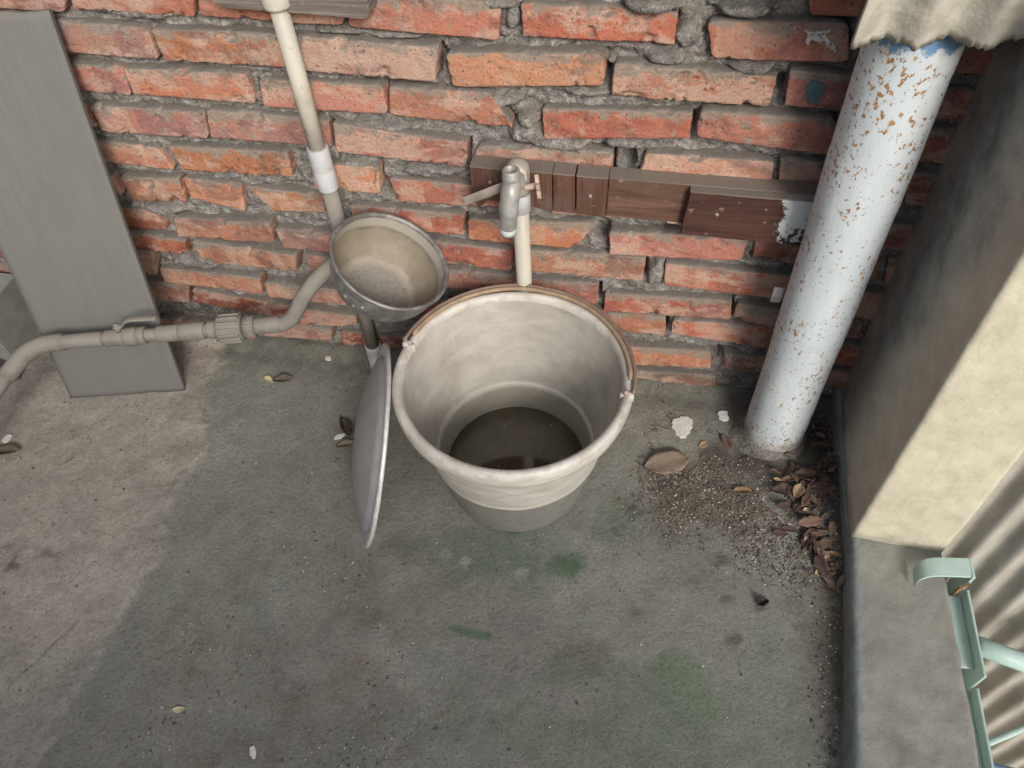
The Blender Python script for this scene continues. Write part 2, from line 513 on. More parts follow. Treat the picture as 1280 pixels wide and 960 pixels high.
def m_bucket():
    g = G('dirty_plastic_bucket')
    # streaks run round the wall
    x, y, z = (g.sep(g.co, i) for i in range(3))
    ang = g.math('ARCTAN2', g.math('ADD', y, 0.263), g.math('ADD', x, 0.19))
    cyl = g.n('ShaderNodeCombineXYZ', 0, None, X=g.math('MULTIPLY', ang, 0.35), Y=z, Z=0.0)
    st = g.noise(1.0, 5, 0.65, g.map((7, 60, 1), co=cyl), 0.6)
    a = g.noise(14, 5, 0.65); b = g.noise(90, 5, 0.7)
    c = g.mix(g.rng(st, 0.3, 0.7), (0.44, 0.41, 0.355), (0.60, 0.575, 0.515))
    c = g.mix(g.rng(a, 0.45, 0.75, 0, 0.6), c, (0.34, 0.30, 0.235))
    # scum line and wet lower band
    zz = g.math('ADD', z, g.math('MULTIPLY', g.math('SUBTRACT', st, 0.5), 0.012))
    c = g.mix(g.rng(zz, 0.138, 0.132, 0, 0.85), c, g.mix(g.rng(b, 0.3, 0.7), (0.13, 0.127, 0.113), (0.185, 0.18, 0.16)))
    c = g.mix(g.math('MULTIPLY', g.rng(zz, 0.131, 0.137), g.rng(zz, 0.152, 0.140, 0, 0.45)), c, (0.66, 0.62, 0.53))
    # grime on the rim
    rim = g.math('MULTIPLY', g.rng(z, 0.283, 0.297), g.rng(g.noise(30, 5, 0.7), 0.45, 0.68, 0, 0.55))
    c = g.mix(rim, c, (0.30, 0.235, 0.175))
    c = g.mix(g.rng(b, 0.66, 0.73, 0, 0.35), c, (0.2, 0.17, 0.13))
    return g.fin(c, g.rng(a, 0.3, 0.7, 0.42, 0.62), 0, [(st, 0.12, 0.003), (b, 0.18, 0.0008)], 0.4)

def m_bucket_in():
    g = G('scummy_bucket_inside')
    x, y, z = (g.sep(g.co, i) for i in range(3))
    ang = g.math('ARCTAN2', g.math('ADD', y, 0.263), g.math('ADD', x, 0.19))
    cyl = g.n('ShaderNodeCombineXYZ', 0, None, X=g.math('MULTIPLY', ang, 0.35), Y=z, Z=0.0)
    st = g.noise(1.0, 5, 0.68, g.map((5, 26, 1), rot=(0, 0, R(9)), co=cyl), 0.5)
    run = g.noise(1.0, 4, 0.6, g.map((34, 5, 1), co=cyl), 0.6)
    a = g.noise(13, 5, 0.65); b = g.noise(110, 5, 0.7)
    c = g.mix(g.rng(st, 0.3, 0.7), (0.36, 0.335, 0.285), (0.47, 0.445, 0.385))
    c = g.mix(g.rng(a, 0.40, 0.75, 0, 0.5), c, (0.27, 0.245, 0.20))
    chalk = g.noise(7, 6, 0.72, None, 0.8)
    c = g.mix(g.rng(chalk, 0.53, 0.68, 0, 0.22), c, (0.54, 0.51, 0.45))
    scr = g.noise(1.0, 3, 0.6, g.map((12, 190, 1), rot=(0, 0, R(-14)), co=cyl))
    c = g.mix(g.rng(scr, 0.66, 0.70, 0, 0.5), c, (0.22, 0.20, 0.16))
    c = g.mix(g.rng(run, 0.55, 0.7, 0, 0.18), c, (0.52, 0.49, 0.42))
    zz = g.math('ADD', z, g.math('MULTIPLY', g.math('SUBTRACT', st, 0.5), 0.01))
    c = g.mix(g.rng(zz, 0.112, 0.106, 0, 0.55), c, (0.27, 0.25, 0.185))
    c = g.mix(g.math('MULTIPLY', g.rng(zz, 0.100, 0.106), g.rng(zz, 0.114, 0.109, 0, 0.55)), c, (0.56, 0.55, 0.46))
    c = g.mix(g.rng(b, 0.64, 0.72, 0, 0.4), c, (0.17, 0.145, 0.11))
    return g.fin(c, 0.6, 0, [(st, 0.15, 0.003), (b, 0.2, 0.0008)], 0.35)

def m_wood(name, c1, c2, c3, stretch, dust=0.6, white_x=None, scale=1.0, fleck=0.6):
    g = G(name)
    co = g.map(stretch)
    a = g.noise(scale, 6, 0.7, co, 0.5); b = g.noise(scale * 3.3, 4, 0.6, co); l = g.noise(9, 4, 0.6)
    c = g.ramp(a, [(0.3, c1), (0.5, c2), (0.72, c3)])
    c = g.mix(g.rng(l, 0.5, 0.72, 0, 0.5), c, g.mix(0.5, c, DUST))
    c = g.mix(g.rng(g.noise(60, 4, 0.7), 0.62, 0.7, 0, fleck), c, (0.33, 0.27, 0.21))
    if white_x is not None:
        x = g.sep(g.co, 0); z = g.sep(g.co, 2)
        e = g.math('ADD', x, g.math('MULTIPLY', g.math('SUBTRACT', g.noise(70, 5, 0.7), 0.5), 0.05))
        w = g.math('MULTIPLY', g.rng(e, white_x, white_x + 0.006), g.rng(g.math('ADD', g.noise(95, 4, 0.7), g.math('MULTIPLY', g.math('SUBTRACT', z, 0.475), 4.0)), 0.40, 0.46))
        c = g.mix(w, c, (0.58, 0.61, 0.60))
    up = g.math('ADD', g.normal_z(), g.math('MULTIPLY', g.math('SUBTRACT', l, 0.5), 0.6))
    c = g.mix(g.rng(up, 0.25, 0.75, 0, dust), c, (0.18, 0.155, 0.13))
    return g.fin(c, 0.78, 0, [(a, 0.35, 0.002), (b, 0.4, 0.001)], 0.3)

def m_bowl(outer):
    g = G('bowl_aluminium' if outer else 'bowl_scale')
    a = g.noise(30, 5, 0.65); b = g.noise(150, 4, 0.65)
    if outer:
        c = g.mix(g.rng(a, 0.35, 0.7), (0.17, 0.165, 0.15), (0.32, 0.31, 0.285))
        c = g.mix(g.rng(b, 0.6, 0.7, 0, 0.5), c, (0.14, 0.125, 0.10))
        return g.fin(c, g.rng(a, 0.3, 0.7, 0.45, 0.65), 0.5, [(a, 0.35, 0.004), (b, 0.3, 0.0008)], 0.4)
    c = g.ramp(a, [(0.28, (0.13, 0.115, 0.092)), (0.5, (0.20, 0.178, 0.145)), (0.72, (0.285, 0.255, 0.205))])
    d = g.t.nodes.new('ShaderNodeAttribute'); d.attribute_name = 'depth'
    dv = g.math('ADD', d.outputs['Fac'], g.math('MULTIPLY', g.math('SUBTRACT', a, 0.5), 0.012))
    c = g.mix(g.rng(dv, 0.024, 0.018, 0, 0.8), c, (0.36, 0.33, 0.27))
    c = g.mix(g.rng(dv, 0.026, 0.030, 0, 0.55), c, (0.27, 0.22, 0.15))
    rr = g.t.nodes.new('ShaderNodeAttribute'); rr.attribute_name = 'radius'
    rv = g.math('ADD', rr.outputs['Fac'], g.math('MULTIPLY', g.math('SUBTRACT', g.noise(24, 5, 0.65), 0.5), 0.03))
    bot = g.rng(dv, 0.074, 0.080)
    c = g.mix(bot, c, g.mix(g.rng(b, 0.3, 0.7), (0.23, 0.21, 0.18), (0.31, 0.29, 0.25)))
    ring = g.math('MULTIPLY', g.rng(rv, 0.052, 0.058), g.rng(rv, 0.070, 0.064))
    c = g.mix(g.math('MULTIPLY', ring, 0.5), c, (0.38, 0.33, 0.24))
    c = g.mix(g.rng(b, 0.64, 0.7, 0, 0.5), c, (0.12, 0.10, 0.07))
    return g.fin(c, 0.72, 0.1, [(a, 0.3, 0.003), (b, 0.3, 0.0008)], 0.35)

def m_leaf(name, c1, c2, c3):
    g = G(name)
    oi = g.t.nodes.new('ShaderNodeObjectInfo')
    a = g.noise(70, 4, 0.6); v = g.noise(1, 3, 0.5, g.map((40, 260, 40)))
    c = g.ramp(g.math('ADD', g.math('MULTIPLY', a, 0.45), g.math('MULTIPLY', oi.outputs['Random'], 0.55)), [(0.25, c1), (0.5, c2), (0.75, c3)])
    c = g.mix(g.rng(g.normal_z(), 0.5, 1.0, 0, 0.15), c, DUST)
    c = g.mix(g.rng(g.noise(120, 4, 0.7), 0.5, 0.66, 0, 0.5), c, (0.15, 0.125, 0.10))
    return g.fin(c, 0.85, 0, [(a, 0.5, 0.003), (v, 0.4, 0.0015)], 0.15)

MAT_BRICK = m_brick(); MAT_MORTAR = m_mortar(); MAT_FLOOR = m_floor(); MAT_PILLAR = m_pillar(); MAT_KERB = m_kerb()
MAT_DRAIN = m_drainpipe(); MAT_BUCKET = m_bucket(); MAT_BUCKET_IN = m_bucket_in()
MAT_BOWL_OUT = m_bowl(True); MAT_BOWL_IN = m_bowl(False)
MAT_PVC = m_plain('cream_pvc', (0.50, 0.47, 0.385), (0.60, 0.57, 0.48), 0.5, 0, 30, 0.12, 0.55, 0.4, (0.26, 0.24, 0.19))
MAT_PVC_GREY = m_plain('grey_pvc', (0.46, 0.47, 0.48), (0.56, 0.57, 0.575), 0.45, 0, 24, 0.12, 0.5, 0.4, (0.3, 0.28, 0.24))
MAT_PVC_DIRTY = m_plain('dusty_pvc', (0.145, 0.135, 0.113), (0.20, 0.187, 0.157), 0.8, 0, 36, 0.2, 0.6, 0.25, (0.18, 0.16, 0.13))
MAT_HOSE = m_plain('dusty_hose', (0.185, 0.175, 0.15), (0.24, 0.225, 0.19), 0.8, 0, 36, 0.2, 0.5, 0.25, (0.14, 0.13, 0.11))
MAT_NEAR_BLACK = m_plain('near_black', (0.02, 0.018, 0.015), (0.05, 0.045, 0.04), 0.9, 0, 60, 0.3, 0.2)  # near-black tone for the joint ring and the stem hole
MAT_BOARD = m_wood('grey_painted_board', (0.138, 0.136, 0.125), (0.150, 0.147, 0.134), (0.163, 0.159, 0.145), (45, 45, 1.0), 0.4, scale=1.4, fleck=0.0)
MAT_WOODBROWN = m_wood('brown_varnished_wood', (0.062, 0.031, 0.021), (0.112, 0.060, 0.040), (0.185, 0.108, 0.075), (6, 30, 90), 0.85)
MAT_WOODEND = m_wood('brown_wood_upright_grain', (0.055, 0.026, 0.018), (0.098, 0.048, 0.033), (0.155, 0.084, 0.058), (110, 30, 5), 0.85)
MAT_WOODDARK = m_wood('dark_varnished_wood', (0.035, 0.015, 0.011), (0.062, 0.028, 0.02), (0.10, 0.05, 0.036), (5, 30, 80), 0.8, white_x=0.196)
MAT_WOODGREY = m_wood('weathered_wood', (0.065, 0.055, 0.048), (0.155, 0.13, 0.11), (0.28, 0.245, 0.21), (4, 40, 150), 0.5)
MAT_METAL = m_plain('galvanised_tap', (0.33, 0.33, 0.30), (0.47, 0.47, 0.44), 0.55, 0.45, 50, 0.25, 0.6, 0.4, (0.24, 0.25, 0.22))
MAT_VERDI = m_plain('tap_verdigris', (0.40, 0.46, 0.44), (0.55, 0.60, 0.57), 0.7, 0.1, 120, 0.4, 0.2)
MAT_STRAP = m_plain('dull_strap', (0.26, 0.22, 0.18), (0.36, 0.32, 0.265), 0.65, 0.3, 60, 0.2, 0.5)
MAT_KNOB = m_plain('pink_brown_knob', (0.40, 0.28, 0.215), (0.52, 0.39, 0.31), 0.6, 0.1, 60, 0.2, 0.5)
MAT_RUST = m_plain('brown_rust_wire', (0.16, 0.085, 0.055), (0.27, 0.16, 0.10), 0.7, 0.25, 80, 0.3, 0.35)
MAT_GRIP = m_plain('yellowed_grip', (0.23, 0.145, 0.08), (0.36, 0.25, 0.14), 0.6, 0, 60, 0.2, 0.3)
MAT_LID = m_plain('dull_aluminium', (0.36, 0.36, 0.365), (0.46, 0.46, 0.46), 0.5, 0.25, 34, 0.15, 0.35, 0.4, (0.24, 0.23, 0.22))
MAT_LIDRIM = m_plain('bright_aluminium', (0.55, 0.55, 0.53), (0.72, 0.72, 0.70), 0.42, 0.35, 60, 0.3, 0.2, 0.4, (0.3, 0.28, 0.25))
MAT_SHEET = m_plain('fibre_cement', (0.37, 0.35, 0.285), (0.52, 0.495, 0.415), 0.93, 0, 38, 0.6, 0.1, 0.15, (0.30, 0.28, 0.23))
MAT_SHEET2 = m_plain('grey_fibre_cement', (0.30, 0.285, 0.245), (0.40, 0.38, 0.335), 0.9, 0, 26, 0.4, 0.25, 0.15, (0.33, 0.28, 0.21), (1, 1, 0.4))
MAT_MINT = m_plain('mint_steel_paint', (0.36, 0.54, 0.48), (0.46, 0.63, 0.57), 0.5, 0, 40, 0.2, 0.3, 0.4, (0.22, 0.30, 0.24))
MAT_MINTRUST = m_plain('rusty_steel', (0.17, 0.075, 0.03), (0.30, 0.14, 0.06), 0.85, 0, 80, 0.4, 0.2)
MAT_BLUE = m_plain('blue_pipe_paint', (0.07, 0.20, 0.42), (0.16, 0.32, 0.52), 0.5, 0, 40, 0.2, 0.4)
MAT_PEACH = m_plain('peach_pipe', (0.50, 0.33, 0.23), (0.60, 0.43, 0.32), 0.55, 0, 40, 0.2, 0.3)
MAT_BOXGREY = m_plain('grey_sheet_metal', (0.20, 0.20, 0.19), (0.27, 0.27, 0.255), 0.6, 0.2, 30, 0.2, 0.6)
MAT_BLACK = m_plain('black_bar', (0.012, 0.012, 0.012), (0.03, 0.03, 0.03), 0.6, 0, 40, 0.2, 0.3)
MAT_PLASTER = m_plain('white_plaster', (0.58, 0.56, 0.51), (0.72, 0.70, 0.65), 0.95, 0, 120, 0.5, 0.15)
MAT_CHIP = m_plain('chip_white', (0.40, 0.38, 0.34), (0.66, 0.64, 0.58), 0.9, 0, 90, 0.2, 0.0)
MAT_SOIL = m_plain('soil_crumb', (0.06, 0.045, 0.033), (0.17, 0.135, 0.10), 0.95, 0, 60, 0.3, 0.1)
MAT_LEAF = m_leaf('dry_leaf', (0.035, 0.020, 0.016), (0.085, 0.046, 0.036), (0.19, 0.115, 0.08))
MAT_LEAFTAN = m_leaf('tan_leaf', (0.24, 0.15, 0.075), (0.40, 0.28, 0.16), (0.55, 0.42, 0.26))
MAT_LEAFGREY = m_leaf('brown_leaf', (0.10, 0.075, 0.050), (0.155, 0.12, 0.08), (0.22, 0.175, 0.12))
MAT_LEAFYEL = m_leaf('yellow_leaf', (0.36, 0.30, 0.13), (0.50, 0.43, 0.22), (0.58, 0.52, 0.30))

def m_water():
    g = G('murky_water')
    a = g.noise(9, 4, 0.6)
    c = g.mix(g.rng(a, 0.35, 0.7), (0.065, 0.053, 0.032), (0.115, 0.096, 0.06))
    return g.fin(c, 0.07, 0, [(g.noise(14, 2, 0.5), 0.02, 0.002)], 0.5)
MAT_WATER = m_water()

def m_ground():
    g = G('lower_ground')
    a = g.noise(3, 6, 0.65)
    return g.fin(g.ramp(a, [(0.3, (0.12, 0.11, 0.09)), (0.7, (0.22, 0.20, 0.165))]), 0.95, 0, [(a, 0.3, 0.02)], 0.2)
MAT_GROUND = m_ground()

# ---------------------------------------------------------------- floor
def axis(lo, a, b, hi, step, coarse):
    mid = np.arange(a, b + step / 2, step)
    left = a - np.geomspace(step, a - lo, coarse)[::-1] if lo < a else np.array([])
    right = b + np.geomspace(step, hi - b, coarse) if hi > b else np.array([])
    return np.concatenate([left, mid, right])

BX = np.array([-1.2, -0.895, -0.787, -0.672, -0.613, -0.554, -0.438, -0.313, -0.186, 0.0])
BXV = np.array([-0.85, -0.845, -0.849, -0.849, -0.838, -0.811, -0.813, -0.838, -0.88, -0.90])

def blob(x, y, cx, cy, rx, ry, rot=0.0, n=0.0, soft=0.5, seed=3, freq=18):
    c, s = math.cos(rot), math.sin(rot)
    dx, dy = x - cx, y - cy
    u = (dx * c + dy * s) / rx; v = (-dx * s + dy * c) / ry
    d = np.sqrt(u * u + v * v) + n * fbm(x * freq, y * freq, seed, 4, seed)
    return sstep(1.0, soft, d)

def floor_fields(x, y):
    edge = x - np.interp(y, BX, BXV) - 0.06 * fbm(x * 7, y * 7, 0.3, 4, 5) - 0.012 * fbm(x * 40, y * 40, 0.3, 3, 6)
    left = sstep(0.004, -0.004, edge)
    leftc = sstep(0.022, -0.022, edge + 0.03 * fbm(x * 55, y * 55, 0.7, 4, 8))
    col = np.empty(x.shape + (3,))
    base = np.array((0.240, 0.236, 0.204)); old = np.array((0.335, 0.300, 0.258))
    col[:] = base
    n1 = fbm(x * 5, y * 5, 1.0, 4, 21)[..., None]; n2 = fbm(x * 14, y * 14, 2.0, 4, 22)[..., None]
    col *= 1 + 0.14 * n1 + 0.14 * n2
    gen = sstep(-0.1, 0.45, fbm(x * 3.1, y * 3.1, 4.0, 3, 33))[..., None]
    col = col * (1 - 0.4 * gen) + 0.4 * gen * np.array((0.185, 0.198, 0.165))
    gr = 0.80 + 0.28 * sstep(-0.3, 0.3, fbm(x * 38, y * 38, 16.0, 4, 58))
    def put(m, c, k):
        nonlocal col
        m = (m * k * gr)[..., None]
        col = col * (1 - m) + m * np.array(c)
    pink = sstep(0.0, 0.5, fbm(x * 4.3, y * 4.3, 9.0, 4, 44))
    put(pink, (0.225, 0.20, 0.17), 0.5)
    G1 = (0.125, 0.155, 0.105)
    put(blob(x, y, -0.20, -0.425, 0.22, 0.085, 0.1, 0.55, 0.3), G1, 0.7)
    put(blob(x, y, -0.085, -0.435, 0.065, 0.04, 0.5, 0.5), (0.085, 0.135, 0.075), 0.85)
    put(blob(x, y, -0.005, -0.345, 0.055, 0.075, -0.5, 0.6), G1, 0.6)
    put(blob(x, y, -0.22, -0.578, 0.06, 0.011, -0.05, 0.35), (0.095, 0.14, 0.085), 0.8)
    put(blob(x, y, 0.14, -0.60, 0.085, 0.05, -0.7, 0.7), (0.12, 0.17, 0.10), 0.75)
    put(blob(x, y, 0.06, -0.74, 0.34, 0.18, 0.2, 0.8, 0.2), (0.17, 0.195, 0.14), 0.75)
    put(blob(x, y, 0.27, -0.60, 0.10, 0.16, 0.2, 0.8, 0.2), (0.195, 0.21, 0.16), 0.6)
    put(blob(x, y, -0.02, -0.585, 0.07, 0.03, 0.4, 0.9, 0.3), (0.14, 0.135, 0.11), 0.6)
    for cx, cy, r in ((-0.29, -0.443, 0.012), (-0.253, -0.453, 0.011), (-0.149, -0.462, 0.014)):
        put(blob(x, y, cx, cy, r, r, 0, 0.2, 0.8), (0.26, 0.275, 0.235), 0.85)
    BR = (0.175, 0.138, 0.112)
    for cx, cy, rx, ry, k in ((-0.40, -0.52, 0.16, 0.10, .6), (-0.58, -0.66, 0.2, 0.12, .5), (-0.47, -0.80, 0.2, 0.10, .55),
                              (-0.31, -0.60, 0.09, 0.05, .6), (-0.62, -0.47, 0.1, 0.06, .4), (-0.35, -0.70, 0.12, 0.1, .4)):
        put(blob(x, y, cx, cy, rx * 1.15, ry * 1.15, 0.3, 0.9, 0.1) * (0.35 + 0.65 * sstep(-0.15, 0.35, fbm(x * 42, y * 42, 6.0, 4, 57))), BR, k * 1.15)
    dirtn = fbm(x * 60, y * 60, 7.0, 4, 55)
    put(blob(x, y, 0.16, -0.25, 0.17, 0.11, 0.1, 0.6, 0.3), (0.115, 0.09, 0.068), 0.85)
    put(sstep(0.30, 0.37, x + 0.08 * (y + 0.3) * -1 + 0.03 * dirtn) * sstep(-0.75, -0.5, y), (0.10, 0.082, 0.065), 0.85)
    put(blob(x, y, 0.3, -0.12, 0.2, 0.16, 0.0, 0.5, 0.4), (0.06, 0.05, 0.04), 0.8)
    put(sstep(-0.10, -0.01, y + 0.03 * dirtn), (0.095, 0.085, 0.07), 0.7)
    for cx, cy, r in ((0.258, -0.451, .02), (0.19, -0.38, .022), (0.20, -0.45, .018), (0.21, -0.52, .02), (0.03, -0.30, .012), (0.045, -0.31, .012), (0.05, -0.50, .015)):
        put(blob(x, y, cx, cy, r, r * 0.7, 0.4, 0.7, 0.4, 3, 60), (0.085, 0.07, 0.055), 0.7)
    # darker zone behind the lid
    put(blob(x, y, -0.46, -0.22, 0.14, 0.16, 0.0, 0.6, 0.2), (0.15, 0.138, 0.115), 0.55)
    # older pink screed on the left
    oc = old * (1 + 0.16 * n1 + 0.12 * n2)
    er = sstep(-0.11, -0.01, edge)[..., None] * sstep(-0.2, 0.3, fbm(x * 9, y * 22, 5.0, 4, 61))[..., None]
    oc = oc * (1 - 0.5 * er) + 0.5 * er * np.array((0.37, 0.33, 0.28))
    dk = (blob(x, y, -1.03, -0.56, 0.16, 0.05, 0.15, 0.9, 0.1) * sstep(-0.1, 0.35, fbm(x * 45, y * 45, 1.0, 4, 63)))[..., None]
    oc = oc * (1 - 0.8 * dk) + 0.8 * dk * np.array((0.10, 0.09, 0.075))
    L = leftc[..., None]
    col = col * (1 - L) + oc * L
    crack = np.abs(x + 0.91 - 0.06 * fbm(y * 9, 0 * y, 3.0, 3, 71) - (y + 0.72) * 0.5)
    ck = (sstep(0.003, 0.0008, crack) * sstep(-0.66, -0.68, y) * sstep(-0.80, -0.78, y))[..., None] * L
    col = col * (1 - 0.6 * ck) + 0.6 * ck * np.array((0.08, 0.07, 0.06))
    z = 0.0016 * fbm(x * 6, y * 6, 0.0, 4, 81) + 0.0011 * fbm(x * 45, y * 45, 0.0, 3, 82) + left * (0.0045 + 0.0015 * fbm(x * 30, y * 30, 0.0, 3, 83))
    z = z - left * er[..., 0] * 0.002
    z = z + 0.010 * blob(x, y, 0.33, -0.16, 0.12, 0.2, 0, 0.4, 0.1) + 0.004 * blob(x, y, 0.16, -0.25, 0.17, 0.11, 0.1, 0.5, 0.1)
    z = z + 0.02 * sstep(-0.035, 0.0, y + 0.012 * fbm(x * 25, y * 25, 0, 3, 90))
    return np.clip(col * np.array((0.92, 0.935, 0.92)), 0.01, 0.9), z

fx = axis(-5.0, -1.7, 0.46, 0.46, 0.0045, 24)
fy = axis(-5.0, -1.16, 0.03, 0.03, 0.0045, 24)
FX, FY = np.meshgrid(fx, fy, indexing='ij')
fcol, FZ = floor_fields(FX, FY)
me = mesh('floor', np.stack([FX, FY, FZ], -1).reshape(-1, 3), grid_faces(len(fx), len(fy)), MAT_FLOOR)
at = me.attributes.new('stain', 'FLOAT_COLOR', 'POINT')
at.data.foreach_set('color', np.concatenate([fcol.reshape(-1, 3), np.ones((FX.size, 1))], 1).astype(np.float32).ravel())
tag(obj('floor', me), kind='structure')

def floor_z(x, y):
    return float(floor_fields(np.array([x], float), np.array([y], float))[1][0])

# lower ground outside the terrace
tag(MB().add([(-60, -80, -2.6), (60, -80, -2.6), (60, 80, -2.6), (-60, 80, -2.6)], [(0, 1, 2, 3)]).build('ground', MAT_GROUND, smooth=False), kind='structure')

# unseen roof added above the frame to cut the light from overhead
added_roof = MB()
added_roof.box((-3.6, -1.05, 2.45), (0.42, 0.24, 2.49), 0.004)
tag(added_roof.build('roof', MAT_SHEET2, smooth=False), kind='structure')
# unseen front and left walls, added outside the frame to shape the light
pa = MB(); pa.box((-2.3, -3.2, -0.2), (1.5, -3.05, 1.86), 0.01)
tag(pa.build('added_parapet', MAT_KERB, smooth=False), kind='structure')
hw = MB(); hw.box((-2.3, -3.04, -0.2), (-2.12, -0.005, 2.44), 0.01)
tag(hw.build('added_left_wall', MAT_KERB, smooth=False), kind='structure')

# ---------------------------------------------------------------- brick wall
BRICKS = [
 ('r', [-1095, 783, -880, 783, -910, 735, -1121, 737]),
 ('r', [-880, 787, -678, 783, -695, 735, -892, 741]),
 ('p', [-672, 783, -450, 774, -464, 730, -685, 738]),
 ('r', [-446, 785, -227, 775, -233, 721, -453, 731]),
 ('c', [-201, 773, 9, 770, 10, 724, -200, 726]),
 ('q', [48, 761, 224, 764, 240, 711, 62, 709]),
 ('k', [239, 760, 419, 749, 430, 699, 254, 709]),
 ('k', [162, 815, 339, 812, 351, 769, 175, 772]),
 ('w', [-1035, 727, -781, 718, -779, 666, -1040, 673]),
 ('o', [-772, 718, -562, 718, -560, 665, -770, 667]),
 ('y', [-542, 716, -323, 709, -335, 653, -543, 659]),
 ('O', [-314, 702, -85, 712, -82, 662, -309, 647]),
 ('b', [-70, 698, 153, 687, 151, 641, -72, 644]),
 ('k', [167, 698, 336, 689, 344, 634, 171, 643]),
 ('k', [349, 680, 430, 677, 438, 630, 361, 631]),
 ('r', [-1116, 659, -854, 653, -857, 603, -1134, 609]),
 ('r', [-851, 652, -638, 654, -639, 601, -854, 604]),
 ('p', [-625, 642, -420, 643, -420, 593, -629, 592]),
 ('w', [-410, 642, -253, 642, -218, 584, -417, 592]),
 ('c', [-175, 619, 47, 627, 48, 583, -172, 566]),
 ('q', [57, 633, 245, 629, 255, 569, 56, 588]),
 ('k', [257, 624, 438, 617, 449, 562, 266, 569]),
 ('r', [-1234, 601, -962, 577, -961, 533, -1234, 555]),
 ('r', [-950, 582, -738, 580, -748, 528, -950, 527]),
 ('d', [-734, 585, -523, 577, -529, 525, -746, 530]),
 ('p', [-516, 576, -295, 553, -302, 505, -523, 519]),
 ('p', [-280, 548, -64, 552, -65, 496, -294, 496]),
 ('P', [-14, 556, 176, 555, 181, 510, -22, 520]),
 ('k', [184, 559, 361, 550, 372, 497, 190, 511]),
 ('k', [367, 549, 455, 546, 467, 487, 380, 490]),
 ('o', [-1065, 518, -860, 502, -845, 455, -1070, 467]),
 ('o', [-835, 510, -612, 513, -616, 461, -825, 460]),
 ('o', [-576, 497, -456, 498, -458, 442, -580, 442]),
 ('c', [-442, 473, -201, 469, -195, 427, -434, 422]),
 ('r', [-161, 466, 61, 461, 58, 429, -161, 425]),
 ('k', [72, 470, 283, 461, 290, 410, 80, 414]),
 ('o', [-1199, 459, -979, 437, -977, 391, -1198, 405]),
 ('O', [-968, 433, -843, 441, -850, 387, -963, 376]),
 ('O', [-837, 443, -724, 434, -735, 374, -836, 396]),
 ('o', [-717, 434, -577, 425, -576, 385, -677, 381]),
 ('m', [-525, 411, -316, 409, -321, 360, -523, 364]),
 ('o', [-310, 399, -82, 414, -122, 350, -313, 352]),
 ('P', [-62, 399, 167, 408, 162, 357, -59, 347]),
 ('k', [177, 404, 376, 389, 387, 334, 180, 361]),
 ('m', [-1149, 372, -933, 359, -917, 313, -1150, 308]),
 ('p', [-892, 350, -694, 355, -696, 307, -902, 300]),
 ('r', [-688, 341, -551, 343, -559, 292, -683, 293]),
 ('c', [-488, 349, -236, 336, -236, 284, -498, 294]),
 ('b', [-221, 337, 4, 345, 2, 286, -219, 286]),
 ('c', [38, 334, 265, 329, 272, 270, 41, 281]),
 ('m', [-1146, 314, -888, 295, -898, 257, -1157, 262]),
 ('p', [-876, 295, -660, 281, -673, 234, -874, 239]),
 ('r', [-648, 280, -534, 274, -546, 219, -642, 222]),
 ('r', [-454, 275, -215, 274, -217, 225, -463, 222]),
 ('r', [-207, 273, -75, 275, -79, 221, -209, 222]),
 ('c', [-64, 252, 164, 261, 169, 212, -65, 204]),
 ('y', [175, 254, 395, 239, 403, 187, 172, 208]),
 ('m', [-1138, 264, -977, 251, -999, 185, -1155, 197]),
 ('p', [-983, 209, -759, 209, -768, 161, -991, 166]),
 ('r', [-753, 201, -581, 197, -588, 151, -756, 157]),
 ('r', [-559, 195, -369, 197, -374, 156, -569, 149]),
 ('o', [-163, 198, 52, 205, 56, 152, -164, 151]),
 ('c', [66, 200, 274, 201, 281, 136, 67, 159]),
 ('m', [-1134, 165, -938, 165, -957, 108, -1145, 104]),
 ('m', [-936, 151, -716, 132, -733, 87, -947, 110]),
 ('o', [-691, 131, -571, 125, -581, 88, -710, 78]),
 ('O', [-148, 107, 146, 122, 155, 71, -148, 50]),
 ('z', [172, 119, 314, 118, 322, 72, 177, 68]),
 ('d', [-797, 71, -639, 75, -650, 33, -812, 22]),
 ('m', [-626, 64, -392, 73, -397, 32, -631, 18]),
 ('z', [-148, 30, 167, 51, 174, 6, -148, -17]),
 ('k', [308, 457, 463, 452, 470, 399, 316, 404]),
 ('k', [390, 384, 460, 378, 475, 317, 402, 326]),
 ('k', [281, 317, 467, 303, 475, 239, 289, 257]),
 ('k', [405, 230, 473, 225, 479, 166, 414, 174]),
 ('k', [291, 186, 471, 169, 476, 116, 297, 127]),
 ('k', [324, 108, 464, 100, 473, 48, 332, 61]),
 ('m', [-1437, 266, -1280, 249, -1301, 192, -1460, 204]),
 ('m', [-1499, 177, -1327, 166, -1341, 117, -1518, 120]),
]


BCOL = {'r': (.40, .160, .120), 'c': (.42, .140, .095), 'o': (.42, .185, .105), 'O': (.46, .220, .125), 'p': (.41, .20, .145),
        'P': (.45, .225, .155), 'q': (.36, .125, .08), 'd': (.30, .185, .135), 'w': (.44, .235, .16), 'y': (.35, .26, .175),
        'b': (.37, .175, .12), 'm': (.25, .072, .048), 'k': (.34, .115, .075), 'z': (.10, .075, .06)}

wall = thing('brick_wall', (0, 0, 0), 'rough red brick wall with uneven grey mortar joints and no plaster', 'wall')

quads = [(c, np.array(q, float).reshape(4, 2) / 1000) for c, q in BRICKS]
